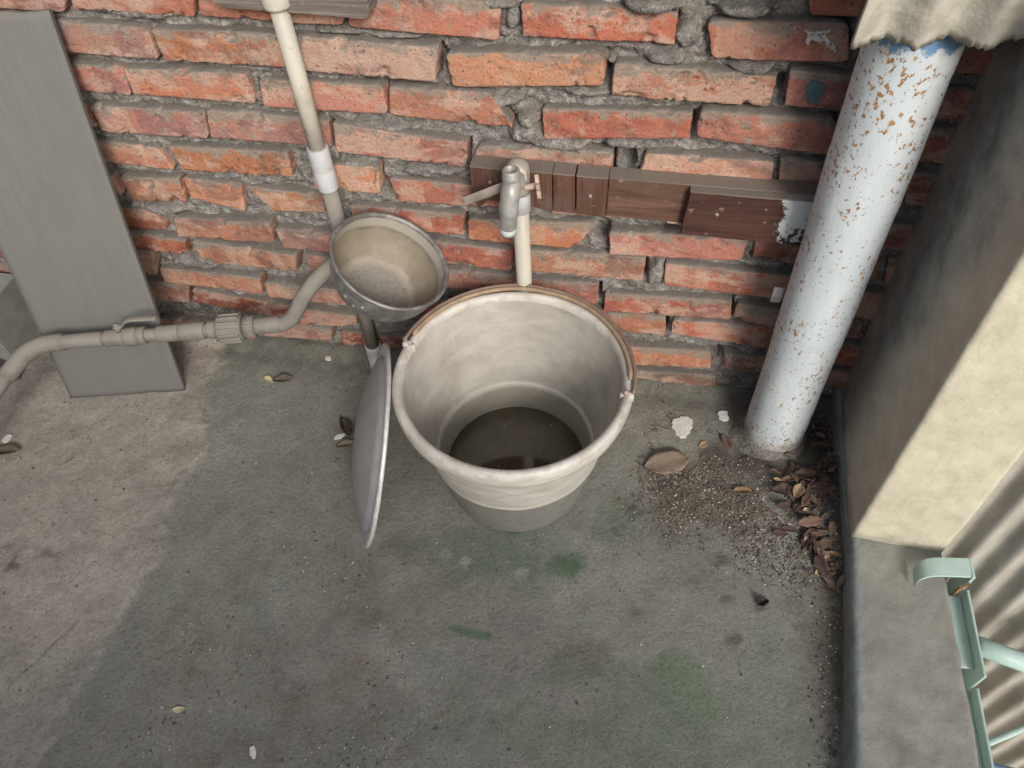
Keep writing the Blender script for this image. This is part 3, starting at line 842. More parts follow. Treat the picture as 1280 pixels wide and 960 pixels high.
# courses beyond what the photograph shows go on in the same bond
boxes = [(q[:, 0].min(), q[:, 0].max(), q[:, 1].min(), q[:, 1].max()) for c, q in quads]
row = 0
for zc in [0.03 + 0.0668 * k for k in range(18)]:
    row += 1
    x = -2.1 + (0.115 if row % 2 else 0.0)
    while x < 0.40:
        L = 0.216 + rnd.uniform(-0.01, 0.01)
        z0, z1 = zc - 0.026 + rnd.uniform(-.002, .002), zc + 0.026 + rnd.uniform(-.002, .002)
        if not any(x < b[1] + 0.008 and x + L > b[0] - 0.008 and z0 < b[3] + 0.006 and z1 > b[2] - 0.006 for b in boxes):
            quads.append((rnd.choice('rrcoopPqd'), np.array([(x, z1), (x + L, z1 + rnd.uniform(-.003, .003)), (x + L, z0), (x, z0 + rnd.uniform(-.003, .003))])))
        x += L + rnd.uniform(0.012, 0.02)

def brick_mesh(q, seed):
    nu, nv = 60, 20
    den = lambda n: 0.5 - 0.5 * np.cos(np.pi * np.linspace(0, 1, n)) * (0.55 + 0.45 * np.abs(np.cos(np.pi * np.linspace(0, 1, n))))
    u = np.clip(den(nu), 0, 1)[:, None] + np.zeros((1, nv)); v = np.clip(den(nv), 0, 1)[None, :] + np.zeros((nu, 1))
    s, t = 2 * u - 1, 2 * v - 1
    p = 9 + 6 * (seed % 3)
    mx = np.maximum(np.maximum(abs(s), abs(t)), 1e-6)
    k = mx / (abs(s) ** p + abs(t) ** p) ** (1 / p)
    s, t = s * k, t * k
    u, v = (s + 1) / 2, (t + 1) / 2
    TL, TR, BRr, BL = q
    c = q.mean(0)
    lerp = lambda a, b, w: a + (b - a) * w
    X = lerp(lerp(BL[0], BRr[0], u), lerp(TL[0], TR[0], u), v); Z = lerp(lerp(BL[1], BRr[1], u), lerp(TL[1], TR[1], u), v)
    Lx = np.linalg.norm(TR - TL); Lz = np.linalg.norm(TL - BL)
    e = np.minimum(np.minimum(u, 1 - u) * Lx, np.minimum(v, 1 - v) * Lz)
    so = seed * 1.37
    wob = fbm(X * 38, Z * 38, so, 3, 1)
    # ragged outline
    near = sstep(0.012, 0.0, e)
    X = X + near * 0.0019 * fbm(X * 120, Z * 120, so + 3, 3, 2)
    Z = Z + near * 0.0019 * fbm(X * 120, Z * 120, so + 7, 3, 3)
    r = 0.0030 + 0.0014 * wob
    ed = np.clip(e, 0, r)
    Y = r - np.sqrt(np.maximum(r * r - (r - ed) ** 2, 0))
    chip = sstep(0.19, 0.30, fbm(X * 34, Z * 34, so + 11, 5, 4, 0.6) - 9.0 * e) * (0.12 + 0.2 * np.abs(fbm(X * 90, Z * 90, so, 3, 8)))
    Y = Y + chip * 0.040
    Y = Y - 0.0018 * fbm(X * 13, Z * 13, so, 3, 5) - 0.0009 * fbm(X * 90, Z * 90, so, 3, 6)
    V = np.stack([X - c[0], Y, Z - c[1]], -1).reshape(-1, 3)
    idx = lambda i, j: i * nv + j
    loop = [idx(i, 0) for i in range(nu)] + [idx(nu - 1, j) for j in range(1, nv)] + [idx(i, nv - 1) for i in range(nu - 2, -1, -1)] + [idx(0, j) for j in range(nv - 2, 0, -1)]
    F = [tuple(f) for f in grid_faces(nu, nv)]
    vs = [tuple(p_) for p_ in V]
    prev = loop
    for d, ins in ((0.012, 0.9985), (0.03, 1.0), (0.07, 1.0)):
        nl = []
        for i in loop:
            b = V[i]
            nl.append(len(vs)); vs.append((b[0] * ins, d + b[1] * 0.3, b[2] * ins))
        m = len(loop)
        F += [(prev[i], nl[i], nl[(i + 1) % m], prev[(i + 1) % m]) for i in range(m)]
        prev = nl
    return vs, F

MESH_BRICKS = []
for i, (c, q) in enumerate(quads):
    vs, F = brick_mesh(q, i + 1)
    cc = q.mean(0)
    o = obj('brick', mesh('brick', vs, F, MAT_BRICK), wall, (cc[0], -0.0035 - rnd.uniform(-0.003, 0.0045), cc[1]))
    o.rotation_euler = (rnd.uniform(-0.03, 0.03), 0, rnd.uniform(-0.012, 0.012))
    b = np.array(BCOL[c]) * rnd.uniform(0.64, 1.08)
    if rnd.random() < 0.4:
        b = b + (np.array((0.30, 0.215, 0.17)) - b) * rnd.uniform(0.2, 0.55)
    b = b * np.array([1, rnd.uniform(0.82, 1.02), rnd.uniform(0.84, 1.06)])
    o.color = (*b, 1)

BLOBS = [(-0.02, 0.779, 0.061, 0.014, 0.022),
 (0.024, 0.739, 0.023, 0.021, 0.008),
 (0.092, 0.777, 0.059, 0.012, 0.02),
 (-0.214, 0.749, 0.01, 0.021, 0.002),
 (-0.233, 0.772, 0.028, 0.008, 0.01),
 (-0.245, 0.623, 0.04, 0.018, 0.006),
 (-0.197, 0.596, 0.023, 0.019, 0.01),
 (-0.204, 0.571, 0.035, 0.022, 0.009),
 (-0.147, 0.56, 0.068, 0.015, 0.012),
 (-0.055, 0.567, 0.034, 0.011, 0.01),
 (-0.112, 0.646, 0.044, 0.008, 0.004),
 (0.003, 0.705, 0.027, 0.013, 0.01),
 (-0.9, 0.236, 0.073, 0.024, 0.012),
 (0.025, 0.3, 0.018, 0.034, 0.006),
 (-0.502, 0.494, 0.04, 0.01, 0.01),
 (-0.376, 0.49, 0.066, 0.012, 0.008),
 (-0.432, 0.567, 0.08, 0.009, 0.005),
 (-0.38, 0.719, 0.072, 0.007, 0.002),
 (-0.777, 0.736, 0.08, 0.009, 0.003),
 (-0.464, 0.722, 0.061, 0.006, 0.003),
 (0.117, 0.695, 0.032, 0.011, 0.008),
 (0.208, 0.349, 0.051, 0.011, 0.003),
 (-0.916, 0.361, 0.069, 0.015, 0.005),
 (-0.04, 0.532, 0.012, 0.023, -0.035),
 (-0.078, 0.387, 0.019, 0.022, -0.03),
 (0.163, 0.666, 0.007, 0.014, -0.03),
 (0.051, 0.605, 0.004, 0.013, -0.025),
 (-0.078, 0.677, 0.005, 0.012, -0.032),
 (-0.321, 0.686, 0.006, 0.018, -0.025),
 (-0.228, 0.312, 0.006, 0.023, -0.02),
 (-0.076, 0.243, 0.006, 0.024, -0.02),
 (-0.637, 0.315, 0.01, 0.021, -0.015),
 (-0.627, 0.619, 0.006, 0.017, -0.02),
 (-0.452, 0.449, 0.006, 0.021, -0.022),
 (-0.315, 0.376, 0.006, 0.021, -0.022),
 (0.055, 0.175, 0.006, 0.021, -0.022),
 (0.162, 0.106, 0.008, 0.021, -0.022),
 (-0.526, 0.554, 0.004, 0.018, -0.02)]


wx = axis(-4.5, -1.7, 0.47, 0.47, 0.0027, 20)
wz = axis(-0.03, -0.03, 0.86, 1.5, 0.0027, 40)
WX, WZ = np.meshgrid(wx, wz, indexing='ij')
inside = np.zeros(WX.shape, bool)
for c, q in quads:
    lo, hi = q.min(0), q.max(0)
    i0, i1 = np.searchsorted(wx, [lo[0], hi[0]]); j0, j1 = np.searchsorted(wz, [lo[1], hi[1]])
    sx, sz = WX[i0:i1, j0:j1], WZ[i0:i1, j0:j1]
    ins = np.ones(sx.shape, bool)
    qq = q[::-1]                                   # anticlockwise
    for k in range(4):
        a, b = qq[k], qq[(k + 1) % 4]
        ins &= ((b[0] - a[0]) * (sz - a[1]) - (b[1] - a[1]) * (sx - a[0])) > 0.003 * np.linalg.norm(b - a)
    inside[i0:i1, j0:j1] |= ins
lump = fbm(WX * 24, WZ * 42, 0.5, 4, 101)
bil = 1 - np.abs(fbm(WX * 60, WZ * 80, 1.5, 4, 102)) * 2
MY = 0.016 - 0.014 * lump - 0.0075 * bil * sstep(-0.3, 0.3, fbm(WX * 8, WZ * 12, 2.5, 3, 103))
MY = np.maximum(MY, 0.001 + 0.004 * fbm(WX * 90, WZ * 90, 0.1, 2, 104))
up3 = np.roll(inside, -3, 1) & ~inside
gap = np.zeros(WX.shape)
for k_, w_ in ((1, 1.0), (2, 0.9), (3, 0.5), (4, 0.2)):
    gap = np.maximum(gap, w_ * (np.roll(inside, -k_, 1) & ~inside))
sidegap = np.zeros(WX.shape)
for k_, w_ in ((1, 1.0), (2, 0.9), (3, 0.6)):
    sidegap = np.maximum(sidegap, w_ * (np.roll(inside, k_, 0) & ~inside))
MY = MY + gap * 0.014 * sstep(-0.35, 0.25, fbm(WX * 16, WZ * 9, 12.0, 3, 108)) + sidegap * 0.024 * sstep(-0.15, 0.2, fbm(WX * 7, WZ * 7, 14.0, 3, 109))
MY = np.where(inside, np.maximum(MY, 0.02), MY)
nb = 0.45 * fbm(WX * 30, WZ * 30, 6.0, 4, 105) + 0.15 * fbm(WX * 120, WZ * 120, 6.0, 3, 106)
tex = 1 + 0.45 * fbm(WX * 55, WZ * 55, 8.0, 4, 107)
for bx, bz, rx, rz, hh in BLOBS:
    d = np.sqrt(((WX - bx) / rx) ** 2 + ((WZ - bz) / rz) ** 2) + nb
    m = sstep(1.05, 0.55, d)
    if hh > 0:
        MY = MY * (1 - m) + m * np.minimum(MY, (0.002 - hh * tex * (0.6 + 0.4 * sstep(1.0, 0.2, d))))
    else:
        MY = MY - hh * sstep(1.1, 0.6, d - nb * 0.5)
MY = MY - 0.03 * sstep(0.03, 0.0, WZ + 0.012 * lump)
mort = mesh('mortar', np.stack([WX, MY, WZ], -1).reshape(-1, 3), grid_faces(len(wx), len(wz), flip=False), MAT_MORTAR)
obj('mortar', mort, wall)
MB().box((-4.5, 0.075, -0.3), (0.9, 0.25, 1.5), 0.004).build('backing', MAT_MORTAR, wall)

# ---------------------------------------------------------------- pillar and kerb
def loop_extrude(poly, zs, amp, freq, seed, rnd_r=0.01, n=14):
    """rounded polygon swept upwards, with an uneven rendered surface"""
    pts = []
    P = [np.array(p, float) for p in poly]
    m = len(P)
    for i in range(m):
        a, b, c = P[i - 1], P[i], P[(i + 1) % m]
        da = (a - b) / np.linalg.norm(a - b); dc = (c - b) / np.linalg.norm(c - b)
        s, e = b + da * rnd_r, b + dc * rnd_r
        for t in np.linspace(0, 1, 5):
            pts.append((1 - t) ** 2 * s + 2 * t * (1 - t) * b + t * t * e)
        nx = P[(i + 1) % m]
        nd = (c - b) / np.linalg.norm(c - b)
        e2 = nx - nd * rnd_r
        for t in np.linspace(0, 1, n + 2)[1:-1]:
            pts.append(e + (e2 - e) * t)
    pts = np.array(pts)
    cen = pts.mean(0)
    k = len(pts)
    X = np.repeat(pts[:, 0][:, None], len(zs), 1); Y = np.repeat(pts[:, 1][:, None], len(zs), 1); Z = np.repeat(np.array(zs)[None, :], k, 0)
    d = amp * fbm(X * freq, Y * freq, Z * freq, 4, seed) + amp * 0.4 * fbm(X * freq * 6, Y * freq * 6, Z * freq * 6, 3, seed + 3)
    dx, dy = X - cen[0], Y - cen[1]
    l = np.sqrt(dx * dx + dy * dy)
    V = np.stack([X + dx / l * d, Y + dy / l * d, Z], -1).reshape(-1, 3)
    F = [tuple(f) for f in grid_faces(k, len(zs), closeu=True)]
    F.append(tuple(i * len(zs) for i in range(k))); F.append(tuple(i * len(zs) + len(zs) - 1 for i in range(k)))
    return V, F

V, F = loop_extrude([(0.398, -0.326), (0.546, -0.334), (0.56, 0.12), (0.412, 0.12)], list(np.arange(0.035, 1.0, 0.009)) + list(np.linspace(1.02, 1.9, 30)), 0.0035, 9, 201, 0.009, 44)
tag(MB().add(V, F).build('pillar', MAT_PILLAR), 'stout pillar with cream rendered front face and greyer left side', 'pillar')

kerb_y = np.concatenate([np.linspace(0.05, -0.30, 12), np.arange(-0.305, -1.1, -0.007), np.linspace(-1.15, -2.6, 14)])
prof = [(0.0, -0.06), (0.001, 0.0), (0.002, 0.018), (0.003, 0.030), (0.005, 0.038), (0.009, 0.042)] + [(0.012 + t, 0.044) for t in np.linspace(0.008, 1, 26)]
kv = []
for y in kerb_y:
    xi = 0.424 + 0.084 * y
    if y > -0.33: xi = 0.396
    xo = 0.542
    rowp = []
    for k, (dx, z) in enumerate(prof):
        if k < 6: rowp.append((xi + dx, y, z))
        else: rowp.append((xi + 0.012 + (xo - xi - 0.016) * (dx - 0.012 - 0.0), y, z))
    rowp += [(xo, y, 0.041), (xo + 0.002, y, 0.034), (xo + 0.003, y, 0.02), (xo + 0.004, y, -0.1), (xo + 0.006, y, -1.3)]
    kv.append(rowp)
KV = np.array(kv)
n = fbm(KV[..., 0] * 14, KV[..., 1] * 14, KV[..., 2] * 14, 4, 301); n2 = fbm(KV[..., 0] * 70, KV[..., 1] * 70, KV[..., 2] * 70, 3, 302)
KV[..., 2] += 0.0022 * n + 0.0010 * n2
KV[..., 0] += 0.0030 * fbm(KV[..., 1] * 12, KV[..., 2] * 12, 0 * n, 4, 303) + 0.002 * n2
tag(MB().add(KV.reshape(-1, 3), grid_faces(len(kerb_y), KV.shape[1])).build('kerb', MAT_KERB), 'low cement kerb with blue grey painted inner edge in front of the pillar', 'kerb')

# ---------------------------------------------------------------- corrugated sheets
def corrugated(name, P0, U, Wd, N, wu, wv, pitch, amp, th, mat, ragged=0.0, nu=160, nv=30, bow=0.0, seed=1):
    """sheet spanned by U (across the waves) and Wd (along them); N is its normal"""
    P0, U, Wd, N = (np.array(a, float) for a in (P0, U, Wd, N))
    vs = []
    uu = np.linspace(0, wu, nu)
    low = ragged * (fbm(uu * 40, 0 * uu, 0 * uu, 4, seed) + 0.6 * vnoise(uu * 260, 0 * uu, 0 * uu, seed + 5)) if ragged else 0 * uu
    for side in (0, 1):
        for i, u in enumerate(uu):
            for j in range(nv):
                t = j / (nv - 1)
                v = low[i] * (1 - t) + t * wv
                h = amp * math.cos(2 * math.pi * u / pitch) + (th if side else 0) + bow * math.sin(math.pi * t)
                vs.append(P0 + U * u + Wd * v + N * h)
    a = grid_faces(nu, nv); b = grid_faces(nu, nv, nu * nv, flip=True)
    F = [tuple(f) for f in a] + [tuple(f) for f in b]
    o = nu * nv
    F += [(i * nv, (i + 1) * nv, (i + 1) * nv + o, i * nv + o) for i in range(nu - 1)]
    F += [(i * nv + nv - 1, i * nv + nv - 1 + o, (i + 1) * nv + nv - 1 + o, (i + 1) * nv + nv - 1) for i in range(nu - 1)]
    F += [(j, j + o, j + 1 + o, j + 1) for j in range(nv - 1)]
    e = (nu - 1) * nv
    F += [(e + j, e + j + 1, e + j + 1 + o, e + j + o) for j in range(nv - 1)]
    mb = MB().add(vs, F)
    bend(mb, 0.0012, 60, seed + 9)
    return mb.build(name, mat)

s1 = corrugated('corrugated_sheet', (0.193, -0.176, 0.828), (1, 0.03, 0.02), (-0.02, -0.30, 0.954), (0, -0.954, -0.30), 0.196, 0.42, 0.066, 0.008, 0.008, MAT_SHEET, 0.0045, 220, 40, 0, 4)
tag(s1, 'broken grey beige corrugated cement sheet at the top of the white pipe', 'roof sheet')
s2 = corrugated('corrugated_wall', (0.552, -0.300, -1.6), (0.9373, -0.3486, 0), (0, 0, 1), (-0.3486, -0.9373, 0), 1.5, 2.2, 0.048, 0.0085, 0.007, MAT_SHEET2, 0.0, 520, 12, 0, 8)
tag(s2, 'tall grey beige corrugated sheet wall outside the kerb, behind the mint bracket', 'wall')

# ---------------------------------------------------------------- iron drainpipe
dp = thing('drainpipe', (0.281, -0.100, 0), 'thick pale blue white iron pipe with rust spots beside the pillar', 'pipe')
R0 = 0.0545
mb = MB()
zs = list(np.linspace(-0.01, 1.35, 90))
mb.tube([(0.281 + 0.0015 * math.sin(z * 5), -0.100, z) for z in zs], [R0 + 0.0006 * math.sin(z * 23) for z in zs], 56)
bend(mb, 0.0008, 40, 400)
mb.build('pipe_body', MAT_DRAIN, dp)
mb = MB()
prof = [(R0 - 0.004, 0.03), (R0 + 0.002, 0.022), (R0 + 0.006, 0.012), (R0 + 0.016, 0.004), (R0 + 0.026, -0.004)]
mb.lathe(prof, 64, Matrix.Translation((0.281, -0.100, 0.0)))
bend(mb, 0.007, 38, 410)
mb.build('cement_collar', MAT_MORTAR, dp)
for (x, y, z, sx, sz) in ((0.222, -0.070, 0.345, 0.008, 0.016),):
    mb = MB()
    mb.box((x - sx, y - 0.001, z - sz), (x + sx, y + 0.0015, z + sz), 0.0008, Matrix.Rotation(0.1, 4, 'Y') if False else None)
    bend(mb, 0.004, 50, 415)
    mb.build('paint_flake', MAT_PLASTER, dp)

# ---------------------------------------------------------------- leaning board
foot_l = Vector((-1.173, -0.216, 0.004)); foot_r = Vector((-0.934, -0.160, 0.003))
up = Vector((0.016, 0.140, 0.738)).normalized()
across = (foot_r - foot_l).normalized()
nrm = across.cross(up).normalized()
if nrm.y > 0: nrm = -nrm
Wb, Hb, Tb = (foot_r - foot_l).length, 0.757, 0.009
mb = MB()
nu, nv = 24, 60
for s in (0, 1):
    for i in range(nu):
        for j in range(nv):
            u, v = i / (nu - 1), j / (nv - 1)
            warp = 0.004 * math.sin(v * 2.6) * (u - 0.5) * 2
            mb.v.append(tuple(foot_l + across * (Wb * u) + up * (Hb * v + (0.004 * (fbm(np.array([u * 7]), 0, 0, 3, 9)[0]) if j in (0, nv - 1) else 0)) + nrm * (warp - (Tb if s else 0))))
o = nu * nv
fs = [tuple(f) for f in grid_faces(nu, nv)] + [tuple(f) for f in grid_faces(nu, nv, o, flip=True)]
fs += [(i * nv, (i + 1) * nv, (i + 1) * nv + o, i * nv + o) for i in range(nu - 1)] + [(i * nv + nv - 1, i * nv + nv - 1 + o, (i + 1) * nv + nv - 1 + o, (i + 1) * nv + nv - 1) for i in range(nu - 1)]
fs += [(j, j + o, j + 1 + o, j + 1) for j in range(nv - 1)] + [((nu - 1) * nv + j, (nu - 1) * nv + j + 1, (nu - 1) * nv + j + 1 + o, (nu - 1) * nv + j + o) for j in range(nv - 1)]
mb.f = fs; mb.m = [0] * len(fs)
bo = mb.build('plank', MAT_BOARD)
for p in bo.data.polygons: p.use_smooth = p.index < 2 * (nu - 1) * (nv - 1)
tag(bo, 'wide grey wooden board leaning against the brick wall behind the valve pipe', 'board')

# ---------------------------------------------------------------- boards fixed to the wall
wbd = thing('wall_batten', (-0.02, -0.02, 0.49), 'cracked brown wooden batten nailed to the bricks behind the tap', 'batten')
def slab(name, poly, y0, y1, mat, parent, seed, bev=0.0012, label=None):
    """flat piece with outline poly in (x, z), between y0 (back) and y1 (front), slightly rounded front edges"""
    P = np.array(poly, float)
    # resample
    pts = []
    for i in range(len(P)):
        a, b = P[i], P[(i + 1) % len(P)]
        m = max(2, int(np.linalg.norm(b - a) / 0.006))
        for t in np.arange(m) / m: pts.append(a + (b - a) * t)
    pts = np.array(pts)
    pts = pts + 0.0009 * np.stack([fbm(pts[:, 0] * 90, pts[:, 1] * 90, 0, 3, seed), fbm(pts[:, 0] * 90, pts[:, 1] * 90, 4, 3, seed)], 1)
    cen = pts.mean(0)
    d = cen - pts
    ins = pts + d / np.linalg.norm(d, axis=1)[:, None] * bev
    k = len(pts)
    vs = [(p[0], y0, p[1]) for p in pts] + [(p[0], y1 + bev, p[1]) for p in pts] + [(p[0], y1, p[1]) for p in ins]
    fs = []
    for r in (0, 1):
        fs += [(r * k + i, r * k + (i + 1) % k, (r + 1) * k + (i + 1) % k, (r + 1) * k + i) for i in range(k)]
    fs.append(tuple(2 * k + i for i in range(k)))
    fs.append(tuple(range(k))[::-1])
    o = MB().add(vs, fs).build(name, mat, parent, smooth=False)
    if label: o['label'] = label
    return o
slab('board_piece', [(-0.287, 0.5315), (-0.155, 0.5292), (-0.155, 0.456), (-0.21, 0.466), (-0.262, 0.468), (-0.278, 0.452), (-0.286, 0.47)], -0.006, -0.038, MAT_WOODEND, wbd, 31)
slab('board_piece', [(-0.1535, 0.5285), (-0.119, 0.528), (-0.118, 0.4545), (-0.153, 0.456)], -0.006, -0.0375, MAT_WOODEND, wbd, 32)
slab('board_piece', [(-0.1165, 0.5275), (-0.067, 0.527), (-0.068, 0.452), (-0.116, 0.4535)], -0.006, -0.0378, MAT_WOODEND, wbd, 33)
slab('board_piece', [(-0.0662, 0.5268), (0.26, 0.522), (0.262, 0.446), (-0.0672, 0.455)], -0.006, -0.037, MAT_WOODBROWN, wbd, 34)
slab('front_plank', [(0.058, 0.5245), (0.246, 0.5215), (0.249, 0.437), (0.148, 0.440), (0.053, 0.443)], -0.0375, -0.054, MAT_WOODDARK, wbd, 35, label='darker plank with white paint at its right end')
slab('splinter', [(0.030, 0.4535), (0.056, 0.4525), (0.056, 0.445), (0.030, 0.4465)], -0.014, -0.034, MAT_KNOB, wbd, 36)
for x, y, z in ((-0.094, -0.039, 0.492), (0.103, -0.054, 0.486), (-0.255, -0.038, 0.505)):
    MB().tube([(x, y + 0.004, z), (x, y - 0.0012, z)], 0.0032, 12).build('nail_head', MAT_STRAP, wbd)
tw = thing('wall_strip', (-0.515, -0.02, 0.78), 'weathered grey wood strip on the bricks behind the cream pipe top', 'wood strip')
slab('strip_board', [(-0.632, 0.808), (-0.404, 0.800), (-0.402, 0.770), (-0.408, 0.7625), (-0.612, 0.7705), (-0.632, 0.779)], -0.006, -0.042, MAT_WOODGREY, tw, 37)

# old paint marks on the bricks
MAT_TEAL = m_plain('teal_paint', (0.06, 0.12, 0.13), (0.10, 0.165, 0.17), 0.8, 0, 60, 0.2, 0.1)
def daub(x, z, rx, rz, rot, seed, mat, y=-0.0085):
    t = np.linspace(0, 2 * np.pi, 40, endpoint=False)
    r = 1 + 0.8 * fbm(np.cos(t) * 1.8 + seed, np.sin(t) * 1.8, 0 * t, 4, seed, 0.65)
    px, pz = rx * r * np.cos(t), rz * r * np.sin(t)
    c, s = math.cos(rot), math.sin(rot)
    slab('paint_daub', [(x + a * c - b * s, z + a * s + b * c) for a, b in zip(px, pz)], -0.001, y, mat, wall, seed, 0.0006)
for k, (x, z, rx, rz, rot) in enumerate(((0.188, 0.745, 0.013, 0.0035, -0.5), (0.203, 0.740, 0.011, 0.003, -0.9), (0.212, 0.733, 0.008, 0.0035, -0.9), (0.190, 0.750, 0.007, 0.002, 0.3), (0.201, 0.752, 0.004, 0.002, 0.6), (0.180, 0.741, 0.003, 0.006, 0.2))):
    daub(x, z, rx, rz, rot, 900 + k, MAT_PLASTER)
daub(0.204, 0.668, 0.011, 0.017, 0.1, 910, MAT_TEAL, -0.0075)

# ---------------------------------------------------------------- cream riser pipe
rp = thing('water_pipe', (-0.536, -0.034, 0), 'cream plastic water pipe with grey coupling standing against the brick wall', 'pipe')
X, Y = -0.537, -0.037
MB().tube([(X, Y, 0.545), (X + 0.001, Y, 0.66), (X + 0.001, Y, 0.80)], 0.0135, 28).build('upper_pipe', MAT_PVC, rp)
MB().tube([(X, Y, 0.05), (X, Y, 0.25), (X, Y, 0.475)], 0.0135, 28).build('lower_pipe', MAT_PVC_DIRTY, rp)
MB().tube([(X, Y, z) for z in (0.468, 0.4685, 0.472, 0.506, 0.508, 0.510, 0.512, 0.546, 0.549, 0.5495)], [0.013, 0.0165, 0.0175, 0.0178, 0.0172, 0.0172, 0.0178, 0.0178, 0.017, 0.0145], 32).build('coupling', MAT_PVC_GREY, rp)
MB().tube([(X + 0.001, Y, z) for z in (0.772, 0.774, 0.778, 0.85)], [0.014, 0.020, 0.021, 0.021], 32).build('socket', MAT_PVC, rp)
MB().tube(smooth_path([(X, Y, 0.075), (X, Y, 0.04), (X + 0.006, Y - 0.012, 0.020), (X + 0.022, Y - 0.045, 0.015), (X + 0.03, Y - 0.07, 0.015)], 8), [0.0172] * 33, 28).build('elbow', MAT_PVC_GREY, rp)
MB().tube([(X, Y, 0.298), (X, Y, 0.300), (X, Y, 0.345), (X, Y, 0.347)], [0.0136, 0.0185, 0.0185, 0.0136], 28).build('tee', MAT_PVC_DIRTY, rp)

# ---------------------------------------------------------------- horizontal pipe with valve and union
hp = thing('valve_pipe', (-0.9, -0.17, 0.0), 'dusty pipe run with lever valve and union nut crossing the grey board', 'pipe')
A = Vector((-1.105, -0.222, 0.198)); B = Vector((-0.690, -0.120, 0.200))
dirv = (B - A).normalized()
at_ = lambda t: A + (B - A) * t
def ring(name, t0, t1, r, mat=MAT_PVC_DIRTY, parent=hp, seg=28, e=0.0012):
    p0, p1 = at_(t0), at_(t1)
    return MB().tube([p0, p0 + dirv * 0.0005, p0 + dirv * e * 2, p1 - dirv * e * 2, p1 - dirv * 0.0005, p1], [r * 0.8, r - e, r, r, r - e, r * 0.8], seg).build(name, mat, parent)
MB().tube([at_(-0.01), at_(0.5), at_(1.0)], 0.0125, 28).build('main_pipe', MAT_PVC_DIRTY, hp)
ring('pipe_sleeve', 0.02, 0.235, 0.0145)
ring('joint_ring', 0.235, 0.246, 0.0115, MAT_NEAR_BLACK)
vb = ring('valve_body', 0.248, 0.43, 0.0165)
ring('valve_nut', 0.335, 0.395, 0.0195, parent=hp, seg=8)
ring('valve_collar', 0.395, 0.432, 0.0178)
ring('pipe_socket', 0.482, 0.585, 0.0165)
ring('pipe_socket', 0.585, 0.70, 0.0178)
mb = MB()
p0, p1 = at_(0.712), at_(0.755)
mb.tube([p0, p0 + dirv * 0.002, p1], [0.0165, 0.0178, 0.0178], 28)
for k in range(28):
    pass
mb.build('ribbed_end', MAT_PVC_DIRTY, hp)
# union nut with ribs
mb = MB()
p0, p1 = at_(0.757), at_(0.872)
mb.tube([p0, p0 + dirv * 0.001, p0 + dirv * 0.005, p1 - dirv * 0.005, p1 - dirv * 0.001, p1], [0.018, 0.0235, 0.0262, 0.0262, 0.0235, 0.018], 36)
U = Vector((0, 0, 1)); U = (U - dirv * U.dot(dirv)).normalized(); Vv = dirv.cross(U)
for k in range(14):
    t = 2 * math.pi * k / 14
    rad = U * math.cos(t) + Vv * math.sin(t)
    tan = dirv.cross(rad)
    M4 = Matrix((( *[dirv.x, tan.x, rad.x], 0), (*[dirv.y, tan.y, rad.y], 0), (*[dirv.z, tan.z, rad.z], 0), (0, 0, 0, 1)))
    M4 = Matrix.Translation((p0 + p1) / 2 + rad * 0.0265) @ M4
    mb.box((-0.020, -0.0028, -0.003), (0.020, 0.0028, 0.003), 0.001, M4)
mb.build('union_nut', MAT_PVC_DIRTY, hp)
mb = MB()
p0, p1 = at_(0.874), at_(0.925)
mb.tube([p0, p0 + dirv * 0.001, p1 - dirv * 0.001, p1], [0.014, 0.0185, 0.0185, 0.014], 28)
for k in range(22):
    t = 2 * math.pi * k / 22
    rad = U * math.cos(t) + Vv * math.sin(t)
    mb.tube([p0 + dirv * 0.001 + rad * 0.0185, p1 - dirv * 0.001 + rad * 0.0185], 0.0011, 6)
mb.build('ribbed_sleeve', MAT_PVC_DIRTY, hp)
ring('hose_end', 0.925, 1.04, 0.0165)
# lever
piv = at_(0.325) + Vector((0, 0, 0.016))
MB().tube([piv, piv + Vector((0, 0, 0.014))], 0.0055, 14).build('valve_stem', MAT_PVC_DIRTY, hp)
mb = MB()
lp = smooth_path([piv + Vector((-0.004, -0.001, 0.014)), piv + Vector((0.012, 0.002, 0.0155)), piv + Vector((0.022, 0.004, 0.026)), piv + Vector((0.036, 0.008, 0.030)), piv + Vector((0.082, 0.018, 0.030))], 6)
mb.tube(lp, [0.008] * len(lp), 8, squash=(0.28, 1.0))
lever = mb.build('valve_lever', MAT_PVC_DIRTY, hp)
MB().tube([piv + Vector((0, 0, 0.015)), piv + Vector((0, 0, 0.0195))], 0.0052, 6).build('lever_bolt', MAT_PVC_DIRTY, hp)
# left elbow and drop
d2 = Vector((-0.045, -0.085, -0.045))
E0 = A + dirv * 0.004
MB().tube([E0 + dirv * 0.02] + arc_pts(E0, E0 - dirv * 0.045, E0 - dirv * 0.045 + d2 * 0.45, 9) + [E0 - dirv * 0.045 + d2 * 0.7], [0.017] * 11, 28).build('elbow', MAT_PVC_DIRTY, hp)
q0 = E0 - dirv * 0.045 + d2 * 0.6
MB().tube([q0, q0 + d2 * 0.6, q0 + d2 * 1.4 + Vector((0, 0, -0.03))], 0.0128, 24).build('drop_pipe', MAT_PVC_DIRTY, hp)
q1 = q0 + d2 * 0.62
MB().tube([q1, q1 + d2 * 0.02, q1 + d2 * 0.5], [0.0135, 0.0165, 0.0165], 28).build('pipe_socket', MAT_PVC_DIRTY, hp)
MB().tube([q1 + d2 * 0.5, q1 + d2 * 0.9 + Vector((-0.005, 0, -0.04)), q1 + d2 * 1.0 + Vector((-0.01, 0, -0.105))], 0.0128, 24).build('drop_pipe', MAT_PVC_DIRTY, hp)
